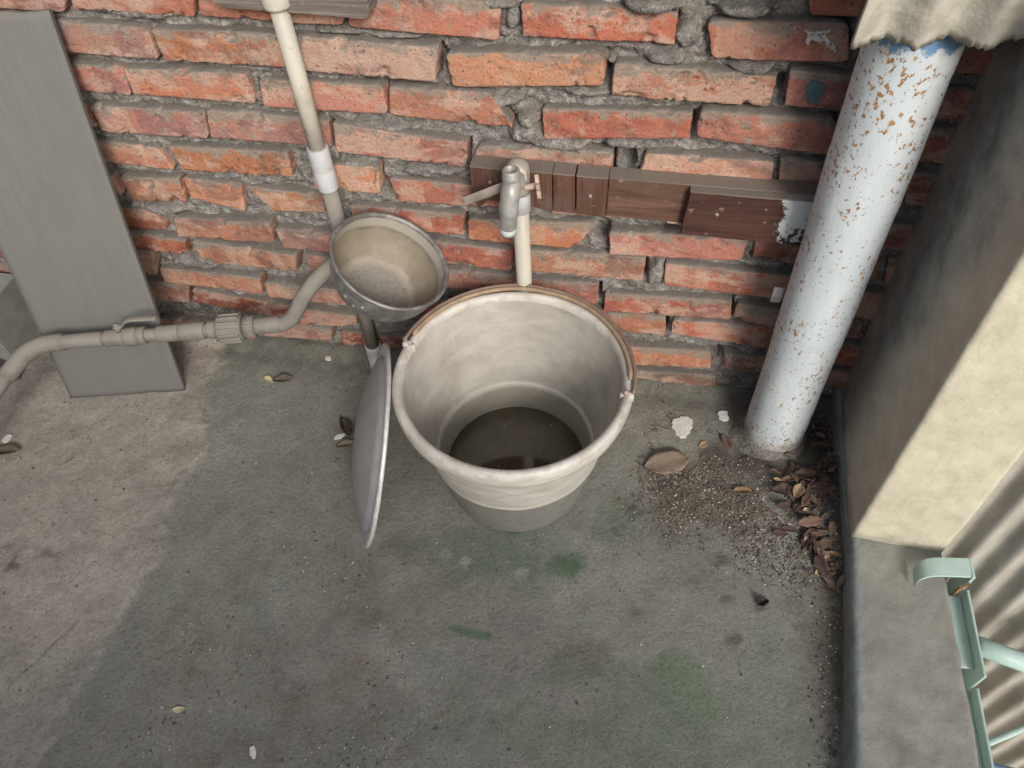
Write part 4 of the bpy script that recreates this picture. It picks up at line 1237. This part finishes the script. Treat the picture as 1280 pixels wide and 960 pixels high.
# hose rising to the tee
hose = smooth_path([at_(1.02), at_(1.06) + Vector((0, 0, 0.002)), (-0.643, -0.108, 0.222), (-0.617, -0.100, 0.262), (-0.588, -0.086, 0.296), (-0.560, -0.062, 0.314), (-0.540, -0.042, 0.320)], 8)
MB().tube(hose, 0.0145, 24).build('hose', MAT_HOSE, hp)

# ---------------------------------------------------------------- tap on its riser
tp = thing('tap', (-0.203, -0.045, 0), 'old grey water tap on a cream plastic riser behind the bucket', 'tap')
X, Y = -0.2035, -0.056
MB().tube([(X, Y, 0.0), (X, Y, 0.3), (X, Y, 0.50)], 0.0135, 28).build('riser', MAT_PVC, tp)
MB().tube([(X, Y, z) for z in (0.468, 0.470, 0.525)], [0.0136, 0.0168, 0.0168], 28).build('socket', MAT_PVC_GREY, tp)
el = [(X, Y, 0.505), (X, Y, 0.530)] + [tuple(p) for p in arc_pts((X, Y, 0.534), (X, Y, 0.557), (X, Y - 0.026, 0.557), 8)] + [(X, Y - 0.034, 0.557)]
MB().tube(el, [0.0172] * len(el), 28).build('elbow', MAT_PVC, tp)
body = [(X, Y - 0.028, 0.556), (X - 0.001, Y - 0.044, 0.554), (X - 0.002, Y - 0.056, 0.546), (X - 0.004, Y - 0.062, 0.530), (X - 0.006, Y - 0.0635, 0.508), (X - 0.008, Y - 0.064, 0.484), (X - 0.0085, Y - 0.064, 0.476)]
bd = MB().tube(smooth_path(body, 6), [0.0140] * 8 + [0.0150] * 8 + [0.0145] * 8 + [0.0135] * 6 + [0.0125] * 7, 26, caps=True)
bend(bd, 0.0008, 90, 77)
tb = bd.build('tap_body', MAT_METAL, tp)
sx, sy = X - 0.0015, Y - 0.050
prof = [(0.0085, 0.556), (0.0085, 0.580), (0.0105, 0.5815), (0.0125, 0.580), (0.0125, 0.572), (0.0138, 0.570), (0.0138, 0.566), (0.0125, 0.564), (0.0125, 0.557), (0.0140, 0.555), (0.0145, 0.546), (0.0128, 0.540)]
MB().lathe([(r, z) for r, z in prof], 28, Matrix.Translation((sx, sy, 0))).build('stem_socket', MAT_METAL, tb)
MB().tube([(sx, sy, 0.552), (sx, sy, 0.562)], 0.0086, 16).build('stem_hole', MAT_NEAR_BLACK, tb)
MB().tube([(X - 0.0078, Y - 0.064, 0.487), (X - 0.0083, Y - 0.064, 0.478), (X - 0.0085, Y - 0.064, 0.473)], [0.0128, 0.0131, 0.0122], 24).build('spout_lip', MAT_VERDI, tb)
for z in (0.5595, 0.5625, 0.5755, 0.5780):
    MB().lathe([(0.0124, z - 0.0009), (0.0136, z), (0.0124, z + 0.0009)], 24, Matrix.Translation((sx, sy, 0))).build('thread', MAT_METAL, tb)
ct = Vector((X, Y - 0.036, 0.5565))
MB().tube([ct, ct + Vector((0, -0.008, -0.0015))], 0.0185, 6).build('hex_nut', MAT_METAL, tb, smooth=False)
# star shaped knob to the right
mb = MB()
cK = Vector((X + 0.0345, Y - 0.03, 0.541))
vs = []
axk = Vector((0.95, 0.22, 0.10)).normalized(); uk = Vector((0.2, 0.1, 1)).normalized(); uk = (uk - axk * uk.dot(axk)).normalized(); vk = axk.cross(uk)
for s in (-0.003, 0.003):
    for k in range(20):
        t = 2 * math.pi * k / 20
        rr = 0.0150 + 0.0042 * math.cos(5 * t)
        vs.append(cK + axk * s + (uk * math.cos(t) + vk * math.sin(t)) * rr)
mb.add(vs, [tuple(range(20))[::-1], tuple(range(20, 40))] + [(k, (k + 1) % 20, 20 + (k + 1) % 20, 20 + k) for k in range(20)])
mb.tube([cK - axk * 0.020, cK - axk * 0.002], 0.005, 12)
mb.build('star_knob', MAT_KNOB, tp, smooth=False)
# strap to the left
mb = MB()
sA, sB = Vector((-0.284, -0.092, 0.506)), Vector((-0.214, -0.088, 0.540))
mb.tube([sA, (sA + sB) / 2 + Vector((0, -0.002, 0.001)), sB], [0.0075, 0.0078, 0.0078], 8, squash=(1.0, 0.2))
mb.build('strap', MAT_STRAP, tp, smooth=False)

# ---------------------------------------------------------------- bucket
bk = thing('bucket', (-0.191, -0.263, 0.0), 'large dirty white plastic bucket with a little dark water in the middle', 'bucket')
BT = Matrix.Translation((-0.194, -0.263, 0.003)) @ Matrix.Rotation(R(1.1), 4, 'Y')
HB = 0.300
prof_out = [(0.0, 0.0), (0.10, 0.0), (0.119, 0.0005), (0.1245, 0.004), (0.1265, 0.010)]
for t in np.linspace(0.04, 1, 34):
    prof_out.append((0.1265 + (0.1790 - 0.1265) * t ** 0.96, 0.010 + 0.250 * t))
prof_rim = [(0.1815, 0.263), (0.1850, 0.264), (0.1905, 0.2645), (0.1930, 0.268), (0.1945, 0.276), (0.1955, 0.286), (0.1950, 0.294), (0.1925, 0.299), (0.1880, 0.3015), (0.1830, 0.3005), (0.1795, 0.297), (0.1775, 0.290)]
prof_in = []
for t in np.linspace(0, 1, 30):
    z = 0.283 - (0.283 - 0.111) * t
    prof_in.append((0.1768 - 0.0345 * t, z))
prof_in += [(0.1405, 0.109), (0.1385, 0.108), (0.1375, 0.105)]
for t in np.linspace(0.05, 1, 12):
    prof_in.append((0.1375 - 0.0155 * t, 0.105 - 0.095 * t))
prof_in += [(0.115, 0.006), (0.0, 0.006)]
mb = MB()
pr = prof_out + prof_rim + prof_in
ms = [0] * (len(prof_out) + len(prof_rim) - 1) + [1] * (len(prof_in))
mb.lathe(pr, 120, BT, ms)
bend(mb, 0.0012, 9, 501)
ob = mb.build('bucket_body', [MAT_BUCKET, MAT_BUCKET_IN], bk)
mb = MB()
rw = 0.1285
mb.add([BT @ Vector((0, 0, 0.047))] + [BT @ Vector((rw * math.cos(2 * math.pi * k / 96), rw * math.sin(2 * math.pi * k / 96), 0.047)) for k in range(96)], [(0, 1 + k, 1 + (k + 1) % 96) for k in range(96)])
wt = mb.build('water', MAT_WATER, bk)
wt['label'] = 'shallow dark murky water with floating specks'
mb = MB()
for k in range(46):
    a, rr = rnd.uniform(0, 6.28), 0.12 * math.sqrt(rnd.random())
    c = BT @ Vector((rr * math.cos(a), rr * math.sin(a), 0.0475))
    s = rnd.uniform(0.0004, 0.0011)
    mb.box(tuple(c - Vector((s, s, 0.0003))), tuple(c + Vector((s, s * rnd.uniform(.5, 1.5), 0.0006))), 0.0001)
tag(mb.build('floating_specks', MAT_CHIP, bk), kind='stuff')
# wire bail resting on the back of the rim
a0, a1 = math.radians(168.0), math.radians(-4.0)
path = []
for k in range(61):
    t = k / 60
    a = a0 + (a1 - a0) * t
    lift = 0.3045 + 0.004 * math.sin(math.pi * t)
    rr = 0.1955 + 0.0025 * math.sin(math.pi * t)
    if 0.44 < t < 0.57:                                # the kink of the grip
        rr -= 0.004 * math.sin((t - 0.44) / 0.13 * math.pi)
        lift += 0.002 * math.sin((t - 0.44) / 0.13 * math.pi)
    path.append(BT @ Vector((rr * math.cos(a), rr * math.sin(a), lift)))
bail = MB().tube(path, 0.0034, 12).build('bail_handle', MAT_RUST, bk)
path2 = [BT @ (BT.inverted() @ p + Vector((0, 0, 0))) for p in path[2:58]]
inner = []
for p in path2:
    l = BT.inverted() @ p
    d = math.hypot(l.x, l.y)
    inner.append(BT @ Vector((l.x * (d - 0.007) / d, l.y * (d - 0.007) / d, l.z - 0.001)))
MB().tube(inner, [0.002] + [0.0040] * (len(inner) - 2) + [0.002], 12).build('grip_strip', MAT_GRIP, bail)
for a in (a0, a1):
    mb = MB()
    l = Vector((math.cos(a), math.sin(a), 0)); tn = Vector((-l.y, l.x, 0))
    M4 = BT @ Matrix(((tn.x, l.x, 0, l.x * 0.189), (tn.y, l.y, 0, l.y * 0.189), (0, 0, 1, 0.296), (0, 0, 0, 1)))
    mb.box((-0.007, -0.004, -0.008), (0.007, 0.0085, 0.0085), 0.003, M4)
    mb.box((-0.0035, -0.014, -0.012), (0.0035, -0.004, 0.005), 0.0015, M4)
    ear = mb.build('handle_ear', MAT_BUCKET, bk)
    c = BT @ (l * 0.184 + Vector((0, 0, 0.302)))
    MB().tube([c, c + Vector((0, 0, 0.007))], [0.0045, 0.003], 10).build('pivot_pin', MAT_KNOB, ear)

# ---------------------------------------------------------------- bowl
bc = Vector((-0.413, -0.128, 0.402))
nb_ = Vector((0.474, -0.006, 0.880)).normalized()
q = nb_.to_track_quat('Z', 'Y').to_matrix().to_4x4()
BM = Matrix.Translation(bc) @ q
bw = thing('bowl', (bc.x, bc.y, 0.33), 'dull aluminium bowl with a brown crusted inside tipped beside the bucket rim', 'bowl')
Rb = 0.1025
po = [(0.0, -0.086), (0.050, -0.086), (0.062, -0.083), (0.074, -0.073), (0.086, -0.055), (0.0935, -0.035), (0.0965, -0.014), (0.0975, -0.006)]
pm = [(0.1005, -0.005), (0.1025, -0.002), (0.1028, 0.0010), (0.1010, 0.0030), (0.0985, 0.0030), (0.0955, 0.0005), (0.0945, -0.004)]
pi_ = [(0.0935, -0.012), (0.0920, -0.022), (0.0915, -0.026), (0.0900, -0.034), (0.0840, -0.052), (0.0750, -0.068), (0.0680, -0.076), (0.0600, -0.0800), (0.045, -0.0820), (0.02, -0.0825), (0.0, -0.0825)]
def densify(p, k=4):
    out = []
    P = [Vector((a, b, 0)) for a, b in p]
    return [(v.x, v.y) for v in smooth_path(P, k)]
po, pi_ = densify(po, 5), densify(pi_, 5)
pi_[-1] = (0.0, -0.0825); po[0] = (0.0, -0.086)
mb = MB()
full = [(max(r, 0.0), z) for r, z in po + pm + pi_]
mb.lathe(full, 110, BM, [0] * (len(po) + len(pm) - 1) + [1] * len(pi_))
bend(mb, 0.0010, 22, 601)
bo = mb.build('bowl_body', [MAT_BOWL_OUT, MAT_BOWL_IN], bw)
inv = BM.inverted()
loc = np.array([inv @ v.co for v in bo.data.vertices])
a1_ = bo.data.attributes.new('depth', 'FLOAT', 'POINT'); a1_.data.foreach_set('value', (-loc[:, 2]).astype(np.float32))
a2_ = bo.data.attributes.new('radius', 'FLOAT', 'POINT'); a2_.data.foreach_set('value', np.hypot(loc[:, 0], loc[:, 1]).astype(np.float32))
# riveted plate left of the lost handle, on the side towards the camera
ld = inv.to_3x3() @ Vector((-0.35, -1.0, 0))
ang = math.atan2(ld.y, ld.x)
mb = MB()
vs = []
for i in range(15):
    for j in range(9):
        a = ang + (i / 14 - 0.5) * 0.52
        z = -0.016 - 0.030 * (j / 8)
        zz = abs(j / 8 - 0.5) * 2
        rr = np.interp(-z, [0.006, 0.014, 0.035, 0.055], [0.0975, 0.0965, 0.0935, 0.086]) + 0.0030 - 0.0016 * max(0, zz - 0.7)
        a = ang + (a - ang) * (1 - 0.35 * zz ** 2)
        vs.append(BM @ Vector((rr * math.cos(a), rr * math.sin(a), z)))
mb.add(vs, grid_faces(15, 9))
pl = mb.build('handle_plate', MAT_BOWL_OUT, bw)
for da, z in ((-0.17, -0.03), (0.02, -0.037), (0.17, -0.026)):
    rr = np.interp(-z, [0.006, 0.014, 0.035, 0.055], [0.0975, 0.0965, 0.0935, 0.086]) + 0.003
    c = Vector((math.cos(ang + da), math.sin(ang + da), 0))
    p = BM @ (c * rr + Vector((0, 0, z))); p2 = BM @ (c * (rr + 0.003) + Vector((0, 0, z)))
    MB().tube([p, p + (p2 - p) * 0.6, p2], [0.0042, 0.0036, 0.0015], 12).build('rivet', MAT_BOWL_OUT, pl)

# ---------------------------------------------------------------- lid
lb = Vector((-0.447, -0.440, 0.003)); lt = Vector((-0.424, -0.200, 0.272))
ax = (lt - lb); D = ax.length; ax.normalize()
cl = (lb + lt) / 2
u0 = ax.cross(Vector((0, 0, 1))).normalized(); v0 = ax.cross(u0)
an = R(117.0)
uu_ = u0 * math.cos(an) + v0 * math.sin(an)
ln = uu_.cross(ax).normalized()
if ln.x > 0: ln = -ln
vv_ = ln.cross(ax).normalized()
LM = Matrix(((ax.x, vv_.x, ln.x, cl.x), (ax.y, vv_.y, ln.y, cl.y), (ax.z, vv_.z, ln.z, cl.z), (0, 0, 0, 1)))
ldt = thing('pot_lid', tuple(lb), 'round grey aluminium pot lid standing on edge against the bucket', 'lid')
Rl = D / 2
mb = MB()
dome = [(0.0, 0.036)] + [(Rl * 0.83 * t, 0.036 - 0.026 * t ** 2.2) for t in np.linspace(0.06, 1, 20)] + [(Rl * 0.865, 0.004), (Rl * 0.88, 0.001)]
dome_in = [(r, z - 0.0014) for r, z in dome[::-1]]
mb.lathe(dome + dome_in, 110, LM)
bend(mb, 0.001, 14, 701)
mb.build('lid_dome', MAT_LID, ldt)
mb = MB()
mb.lathe([(Rl * 0.876, 0.0024), (Rl * 0.93, 0.0022), (Rl * 0.985, 0.0026), (Rl, 0.0010), (Rl * 1.002, -0.002), (Rl * 0.995, -0.0048), (Rl * 0.975, -0.005), (Rl * 0.965, -0.002), (Rl * 0.93, 0.0006), (Rl * 0.876, 0.0008)], 120, LM)
bend(mb, 0.0007, 20, 711)
mb.build('lid_rim', MAT_LIDRIM, ldt)

# ---------------------------------------------------------------- mint steel bracket outside the kerb
br = thing('steel_bracket', (0.57, -0.40, 0.0), 'mint green painted steel bracket hooked over the outer edge of the kerb', 'bracket')
mb = MB()
hk = smooth_path([(0.487, -0.392, 0.054), (0.489, -0.389, 0.064), (0.498, -0.385, 0.073), (0.515, -0.381, 0.077), (0.545, -0.377, 0.077), (0.567, -0.374, 0.076)], 6)
wv_ = Vector((0.10, 0.99, 0)).normalized() * 0.016
vs = []
for p in hk:
    for s, d in ((-1, 0.0026), (1, 0.0026), (1, -0.0026), (-1, -0.0026)):
        vs.append(p + wv_ * s + Vector((0, 0, d)))
n_ = len(hk)
fs = [(i * 4 + k, i * 4 + (k + 1) % 4, (i + 1) * 4 + (k + 1) % 4, (i + 1) * 4 + k) for i in range(n_ - 1) for k in range(4)] + [(0, 1, 2, 3), tuple((n_ - 1) * 4 + k for k in range(4))]
mb.add(vs, fs)
mb.build('hook_bar', MAT_MINT, br, smooth=False)
mb = MB(); mb.box((0.5665, -0.392, -0.10), (0.5715, -0.357, 0.079), 0.001); mb.build('hook_drop', MAT_MINT, br, smooth=False)
mb = MB(); mb.add([(0.552, -0.400, 0.060), (0.5665, -0.394, 0.066), (0.552, -0.400, 0.03), (0.552, -0.404, 0.060), (0.5665, -0.398, 0.066), (0.552, -0.404, 0.03)], [(0, 1, 2), (3, 5, 4), (0, 3, 4, 1), (1, 4, 5, 2), (2, 5, 3, 0)]); mb.build('gusset', MAT_MINTRUST, br, smooth=False)
mb = MB(); mb.box((0.5490, -0.515, 0.012), (0.5718, -0.396, 0.017), 0.001); mb.build('angle_flange', MAT_MINT, br, smooth=False)
mb = MB(); mb.box((0.5720, -0.535, -0.03), (0.5765, -0.393, 0.040), 0.001); mb.build('angle_web', MAT_MINT, br, smooth=False)
mb = MB(); mb.box((0.5490, -1.30, -0.032), (0.5775, -0.516, -0.027), 0.001); mb.build('lower_flange', MAT_MINT, br, smooth=False)
mb = MB(); mb.box((0.5777, -1.30, -0.070), (0.5820, -0.536, -0.003), 0.001); mb.build('lower_web', MAT_MINT, br, smooth=False)
MB().tube([(0.5766, -0.482, 0.030), (0.64, -0.488, 0.012), (1.13, -0.530, -0.13)], 0.0150, 24).build('cross_tube', MAT_MINT, br)
MB().tube([(0.582, -0.616, -0.010), (0.89, -0.431, -0.180)], 0.0045, 12).build('tie_rod', MAT_MINT, br)
tag(MB().tube([(0.584, -0.640, -0.045), (1.25, -0.553, -0.419)], 0.0095, 20).build('conduit', MAT_BLUE), 'blue tube crossing the gap below the mint bracket', 'tube')
tag(MB().tube([(0.62, -0.68, -1.0), (0.635, -0.662, -0.20), (0.637, -0.660, -0.10)], [0.016, 0.016, 0.0155], 20).build('service_pipe', MAT_PEACH), 'peach coloured upright pipe in the gap under the blue tube', 'pipe')

# ---------------------------------------------------------------- grey metal box at far left
bx = thing('metal_trough', (-1.5, -0.09, 0), 'grey sheet metal trough behind the leaning board at the left edge', 'trough')
mb = MB(); mb.box((-1.75, -0.150, 0.005), (-1.335, -0.146, 0.165), 0.001); mb.build('front_panel', MAT_BOXGREY, bx, smooth=False)
mb = MB(); mb.box((-1.75, -0.162, 0.1655), (-1.33, -0.135, 0.171), 0.001); mb.build('rim', MAT_BOXGREY, bx, smooth=False)
mb = MB(); mb.box((-1.75, -0.1455, 0.005), (-1.335, -0.02, 0.009), 0.001); mb.build('base', MAT_BOXGREY, bx, smooth=False)
mb = MB(); mb.box((-1.75, -0.024, 0.0095), (-1.335, -0.020, 0.165), 0.001); mb.build('back_panel', MAT_BOXGREY, bx, smooth=False)
mb = MB(); mb.box((-1.338, -0.1455, 0.0095), (-1.334, -0.0245, 0.165), 0.001); mb.build('end_panel', MAT_BOXGREY, bx, smooth=False)
MB().tube([(-1.62, -0.185, 0.195), (-1.44, -0.182, 0.085), (-1.315, -0.178, 0.014)], 0.010, 8).build('brace_bar', MAT_BLACK, bx)

# ---------------------------------------------------------------- litter
def leaf_mesh(name, L, W, fold, curl, seed, mat):
    nu, nv = 13, 7
    vs = []
    r = random.Random(seed)
    ph, tw_ = r.uniform(0, 6), r.uniform(-0.5, 0.5)
    for i in range(nu):
        u = i / (nu - 1)
        w = W * ((u ** 0.75 * (1 - u) ** 0.95) * 3.2 + 0.015) * (1 + 0.08 * math.sin(9 * u + ph)) * (r.uniform(0.78, 1.08) if seed >= 100 else 1)
        for j in range(nv):
            v = j / (nv - 1) * 2 - 1
            x = (u - 0.5) * L
            y = v * w / 2
            z = fold * abs(v) ** 1.4 * w + curl * L * ((u - 0.5) ** 2 * 2) + 0.05 * L * math.sin(4 * u + ph + 2 * v) * abs(v) + tw_ * y * (u - 0.5)
            vs.append((x, y, z))
    zmin = min(v[2] for v in vs)
    vs = [(a, b, c - zmin) for a, b, c in vs]
    th = 0.0006
    n0 = len(vs)
    vs = vs + [(a, b, c + th) for a, b, c in vs]
    F = [tuple(f) for f in grid_faces(nu, nv, flip=True)] + [tuple(f) for f in grid_faces(nu, nv, n0)]
    per = [i * nv for i in range(nu)] + [(nu - 1) * nv + j for j in range(1, nv)] + [i * nv + nv - 1 for i in range(nu - 2, -1, -1)] + list(range(nv - 2, 0, -1))
    F += [(per[k], per[(k + 1) % len(per)], per[(k + 1) % len(per)] + n0, per[k] + n0) for k in range(len(per))]
    return mesh(name, vs, F, mat)

def put_leaf(x, y, L, W, rz, mat, label, seed, group=None, fold=0.15, curl=0.2, tilt=(0, 0), dz=0.0, name='leaf', cat='leaf'):
    o = obj(name, leaf_mesh('leaf', L, W, fold, curl, seed, mat))
    o.location = (x, y, floor_z(x, y) + 0.0006 + dz)
    o.rotation_euler = (tilt[0], tilt[1], rz)
    return tag(o, label, cat, group)

put_leaf(0.084, -0.196, 0.090, 0.052, 3.55, MAT_LEAFGREY, 'large flat brown leaf on the floor between the bucket and the white pipe', 1, fold=0.10, curl=0.05)
put_leaf(-0.649, -0.775, 0.022, 0.010, 0.3, MAT_LEAFYEL, 'small yellow leaf alone on the lower left of the floor', 2)
put_leaf(0.152, -0.140, 0.020, 0.016, 0.9, MAT_LEAFTAN, 'tan torn leaf scrap touching the white plaster flake', 3, fold=0.1)
put_leaf(0.225, -0.240, 0.034, 0.018, 0.1, MAT_LEAFTAN, 'curled reddish tan leaf on the dirt below the white pipe', 4, fold=0.5, curl=0.3)
put_leaf(0.197, -0.128, 0.040, 0.015, -1.0, MAT_LEAF, 'narrow purple brown leaf left of the white pipe base', 5, fold=0.3)
put_leaf(0.356, -0.380, 0.022, 0.014, 0.4, MAT_LEAFYEL, 'pale yellow torn leaf scrap beside the kerb', 6, fold=0.2)
put_leaf(0.322, -0.232, 0.034, 0.020, 1.2, MAT_LEAFTAN, 'tan crumpled leaf on top of the dark leaf heap', 7, fold=0.4, curl=0.3, dz=0.010)
put_leaf(0.330, -0.262, 0.036, 0.028, 0.3, MAT_LEAFGREY, 'round greyish leaf at the near left of the leaf heap', 8, fold=0.2, dz=0.004)
put_leaf(-0.735, -0.100, 0.046, 0.022, 0.3, MAT_LEAFGREY, 'grey brown curled leaf on the floor below the union nut', 9, fold=0.3)
put_leaf(-0.765, -0.105, 0.030, 0.014, -0.4, MAT_LEAFYEL, 'small yellowed leaf beside the grey curled leaf by the wall', 10, fold=0.4)
put_leaf(-0.555, -0.205, 0.055, 0.022, -0.9, MAT_LEAF, 'dark shrivelled leaf left of the pot lid', 11, fold=0.4, curl=0.3)
put_leaf(-0.545, -0.245, 0.04, 0.016, 0.5, MAT_LEAFGREY, 'small brown shrivelled leaf nearest the pot lid edge', 12, fold=0.5)
put_leaf(-1.235, -0.365, 0.07, 0.03, 0.2, MAT_LEAFGREY, 'brown leaf at the left edge of the photograph on the pink floor', 13, fold=0.3)
put_leaf(-1.085, -0.165, 0.05, 0.022, 0.5, MAT_LEAFGREY, 'dusty leaf under the pipe elbow beside the board foot', 14, fold=0.4)
put_leaf(0.258, -0.451, 0.022, 0.014, 0.5, MAT_LEAF, 'small dark curled leaf alone near the kerb', 15, fold=0.8, curl=0.5)
n_heap = 0
HEAP = 'dry leaves heaped between white pipe and pillar'
while n_heap < 120:
    x, y = rnd.gauss(0.350, 0.034), rnd.uniform(-0.40, -0.03)
    if not 0.285 < x < 0.388 or (x - 0.281) ** 2 + (y + 0.1) ** 2 < 0.068 ** 2: continue
    if y < -0.33 and x < 0.335: continue
    L = rnd.choice((rnd.uniform(0.010, 0.022), rnd.uniform(0.018, 0.032), rnd.uniform(0.03, 0.055)))
    put_leaf(x, y, L, L * rnd.uniform(0.30, 0.5), rnd.uniform(0, 6.28), rnd.choice((MAT_LEAF, MAT_LEAF, MAT_LEAF, MAT_LEAF, MAT_LEAFGREY, MAT_LEAFGREY, MAT_LEAFTAN)) if L < 0.03 else MAT_LEAF, 'brown dry leaf in the heap between white pipe and pillar', 100 + n_heap, HEAP,
             rnd.uniform(0.0, 0.35), rnd.uniform(-0.15, 0.25), (rnd.uniform(-.45, .45), rnd.uniform(-.4, .4)), rnd.uniform(0.001, 0.016) * (1 if y > -0.3 else 0.5))
    n_heap += 1

def flake(x, y, rx, ry, seed, mat, label, cat, z=None, th=0.003, rz=0.0, group=None, name='plaster_flake'):
    k = 72
    t = np.linspace(0, 2 * np.pi, k, endpoint=False)
    r = 1 + 0.62 * fbm(np.cos(t) * 1.3 + seed, np.sin(t) * 1.3, 0 * t, 5, seed, 0.62)
    px, py = rx * r * np.cos(t), ry * r * np.sin(t)
    vs = [(a, b, 0) for a, b in zip(px, py)] + [(a * 0.96, b * 0.96, th) for a, b in zip(px, py)] + [(0, 0, th)]
    F = [(i, (i + 1) % k, k + (i + 1) % k, k + i) for i in range(k)] + [(k + i, k + (i + 1) % k, 2 * k) for i in range(k)] + [tuple(range(k))[::-1]]
    o = obj(name, mesh(name, vs, F, mat, smooth=False))
    o.location = (x, y, (floor_z(x, y) if z is None else z) + 0.0005)
    o.rotation_euler = (0, 0, rz)
    return tag(o, label, cat, group)
flake(0.110, -0.100, 0.020, 0.026, 3, MAT_PLASTER, 'largest white plaster flake on the floor left of the white pipe', 'plaster flake')
flake(0.190, -0.062, 0.011, 0.012, 5, MAT_PLASTER, 'white plaster flake against the wall foot beside the white pipe', 'plaster flake')
flake(0.382, -0.300, 0.008, 0.011, 8, MAT_PLASTER, 'white plaster scrap in the leaves against the pillar foot', 'plaster flake')
flake(-0.565, -0.225, 0.010, 0.005, 9, MAT_PLASTER, 'white scrap among shrivelled leaves left of the pot lid', 'plaster flake', rz=0.6)
flake(-0.655, -0.030, 0.008, 0.005, 12, MAT_PLASTER, 'white scrap at the wall foot below the bent hose', 'plaster flake')
flake(-1.248, -0.335, 0.008, 0.012, 14, MAT_PLASTER, 'white scrap beside the brown leaf at the left edge', 'plaster flake')
flake(-0.507, -0.815, 0.005, 0.009, 16, MAT_PLASTER, 'white scrap at the bottom of the floor below the yellow leaf', 'plaster flake', rz=0.5)

def crumbs(name, mat, pts, smin, smax, seed, label, cat):
    rg = np.random.default_rng(seed)
    pts = np.array(pts)
    z = floor_fields(pts[:, 0], pts[:, 1])[1]
    n = len(pts)
    s = smin + (smax - smin) * rg.random(n) ** 3
    base = np.array([(1, 0, -.3), (-.5, .9, -.3), (-.6, -.8, -.3), (.2, .1, .7), (-.1, -.2, .65)])
    a = rg.uniform(0, 6.28, n)
    jit = rg.uniform(0.55, 1.3, (n, 5, 3))
    V = base[None] * jit * s[:, None, None]
    c, sn = np.cos(a)[:, None], np.sin(a)[:, None]
    VX = V[..., 0] * c - V[..., 1] * sn + pts[:, 0][:, None]
    VY = V[..., 0] * sn + V[..., 1] * c + pts[:, 1][:, None]
    VZ = V[..., 2] * 0.7 + z[:, None] + (s * 0.25)[:, None]
    vs = np.stack([VX, VY, VZ], -1).reshape(-1, 3)
    f0 = np.array([(0, 1, 3), (1, 4, 3), (1, 2, 4), (2, 3, 4), (2, 0, 3), (0, 2, 1)])
    F = (f0[None] + (np.arange(n) * 5)[:, None, None]).reshape(-1, 3)
    o = obj(name, mesh(name, vs, F, mat, smooth=False))
    return tag(o, label, cat, kind='stuff')

def scatter(n, fn, xr, yr, seed):
    rg = np.random.default_rng(seed)
    out = []
    while len(out) < n:
        x = rg.uniform(*xr, 4000); y = rg.uniform(*yr, 4000)
        w = fn(x, y)
        k = rg.random(4000) < w
        d = np.hypot(x + 0.191, y + 0.263) < 0.128
        k &= ~d & (x < 0.424 + 0.084 * y - 0.003)
        out += list(zip(x[k], y[k]))
    return out[:n]
pile = lambda x, y: np.clip(blob(x, y, 0.17, -0.25, 0.17, 0.10, 0.1, 0.6, 0.2) + 0.9 * blob(x, y, 0.31, -0.33, 0.10, 0.12, -0.6, 0.5, 0.2) + sstep(0.315, 0.385, x - 0.02 - 0.08 * (y + 0.33)) * sstep(-0.78, -0.55, y), 0, 1)
specks = lambda x, y: np.clip(0.03 + 0.9 * sstep(0.05, 0.5, fbm(x * 6, y * 6, 3.3, 4, 95)) * (sstep(-0.15, -0.35, x) * sstep(-0.4, -0.55, y) * sstep(-0.83, -0.75, x)), 0, 1)
crumbs('paint_chips', MAT_CHIP, scatter(2300, pile, (0.0, 0.41), (-0.8, -0.02), 1) + scatter(1000, specks, (-1.3, 0.38), (-1.1, -0.06), 2), 0.0003, 0.0026, 3, 'tiny white paint chips strewn over the floor', 'paint chips')
crumbs('soil_crumbs', MAT_SOIL, scatter(8000, pile, (0.0, 0.41), (-0.8, -0.02), 4) + scatter(1500, specks, (-1.3, 0.38), (-1.1, -0.06), 5) + scatter(500, lambda x, y: sstep(-0.09, -0.02, y), (-1.3, 0.38), (-0.12, -0.005), 6), 0.0005, 0.0045, 7, 'dark soil and grit crumbs swept towards the kerb', 'soil')
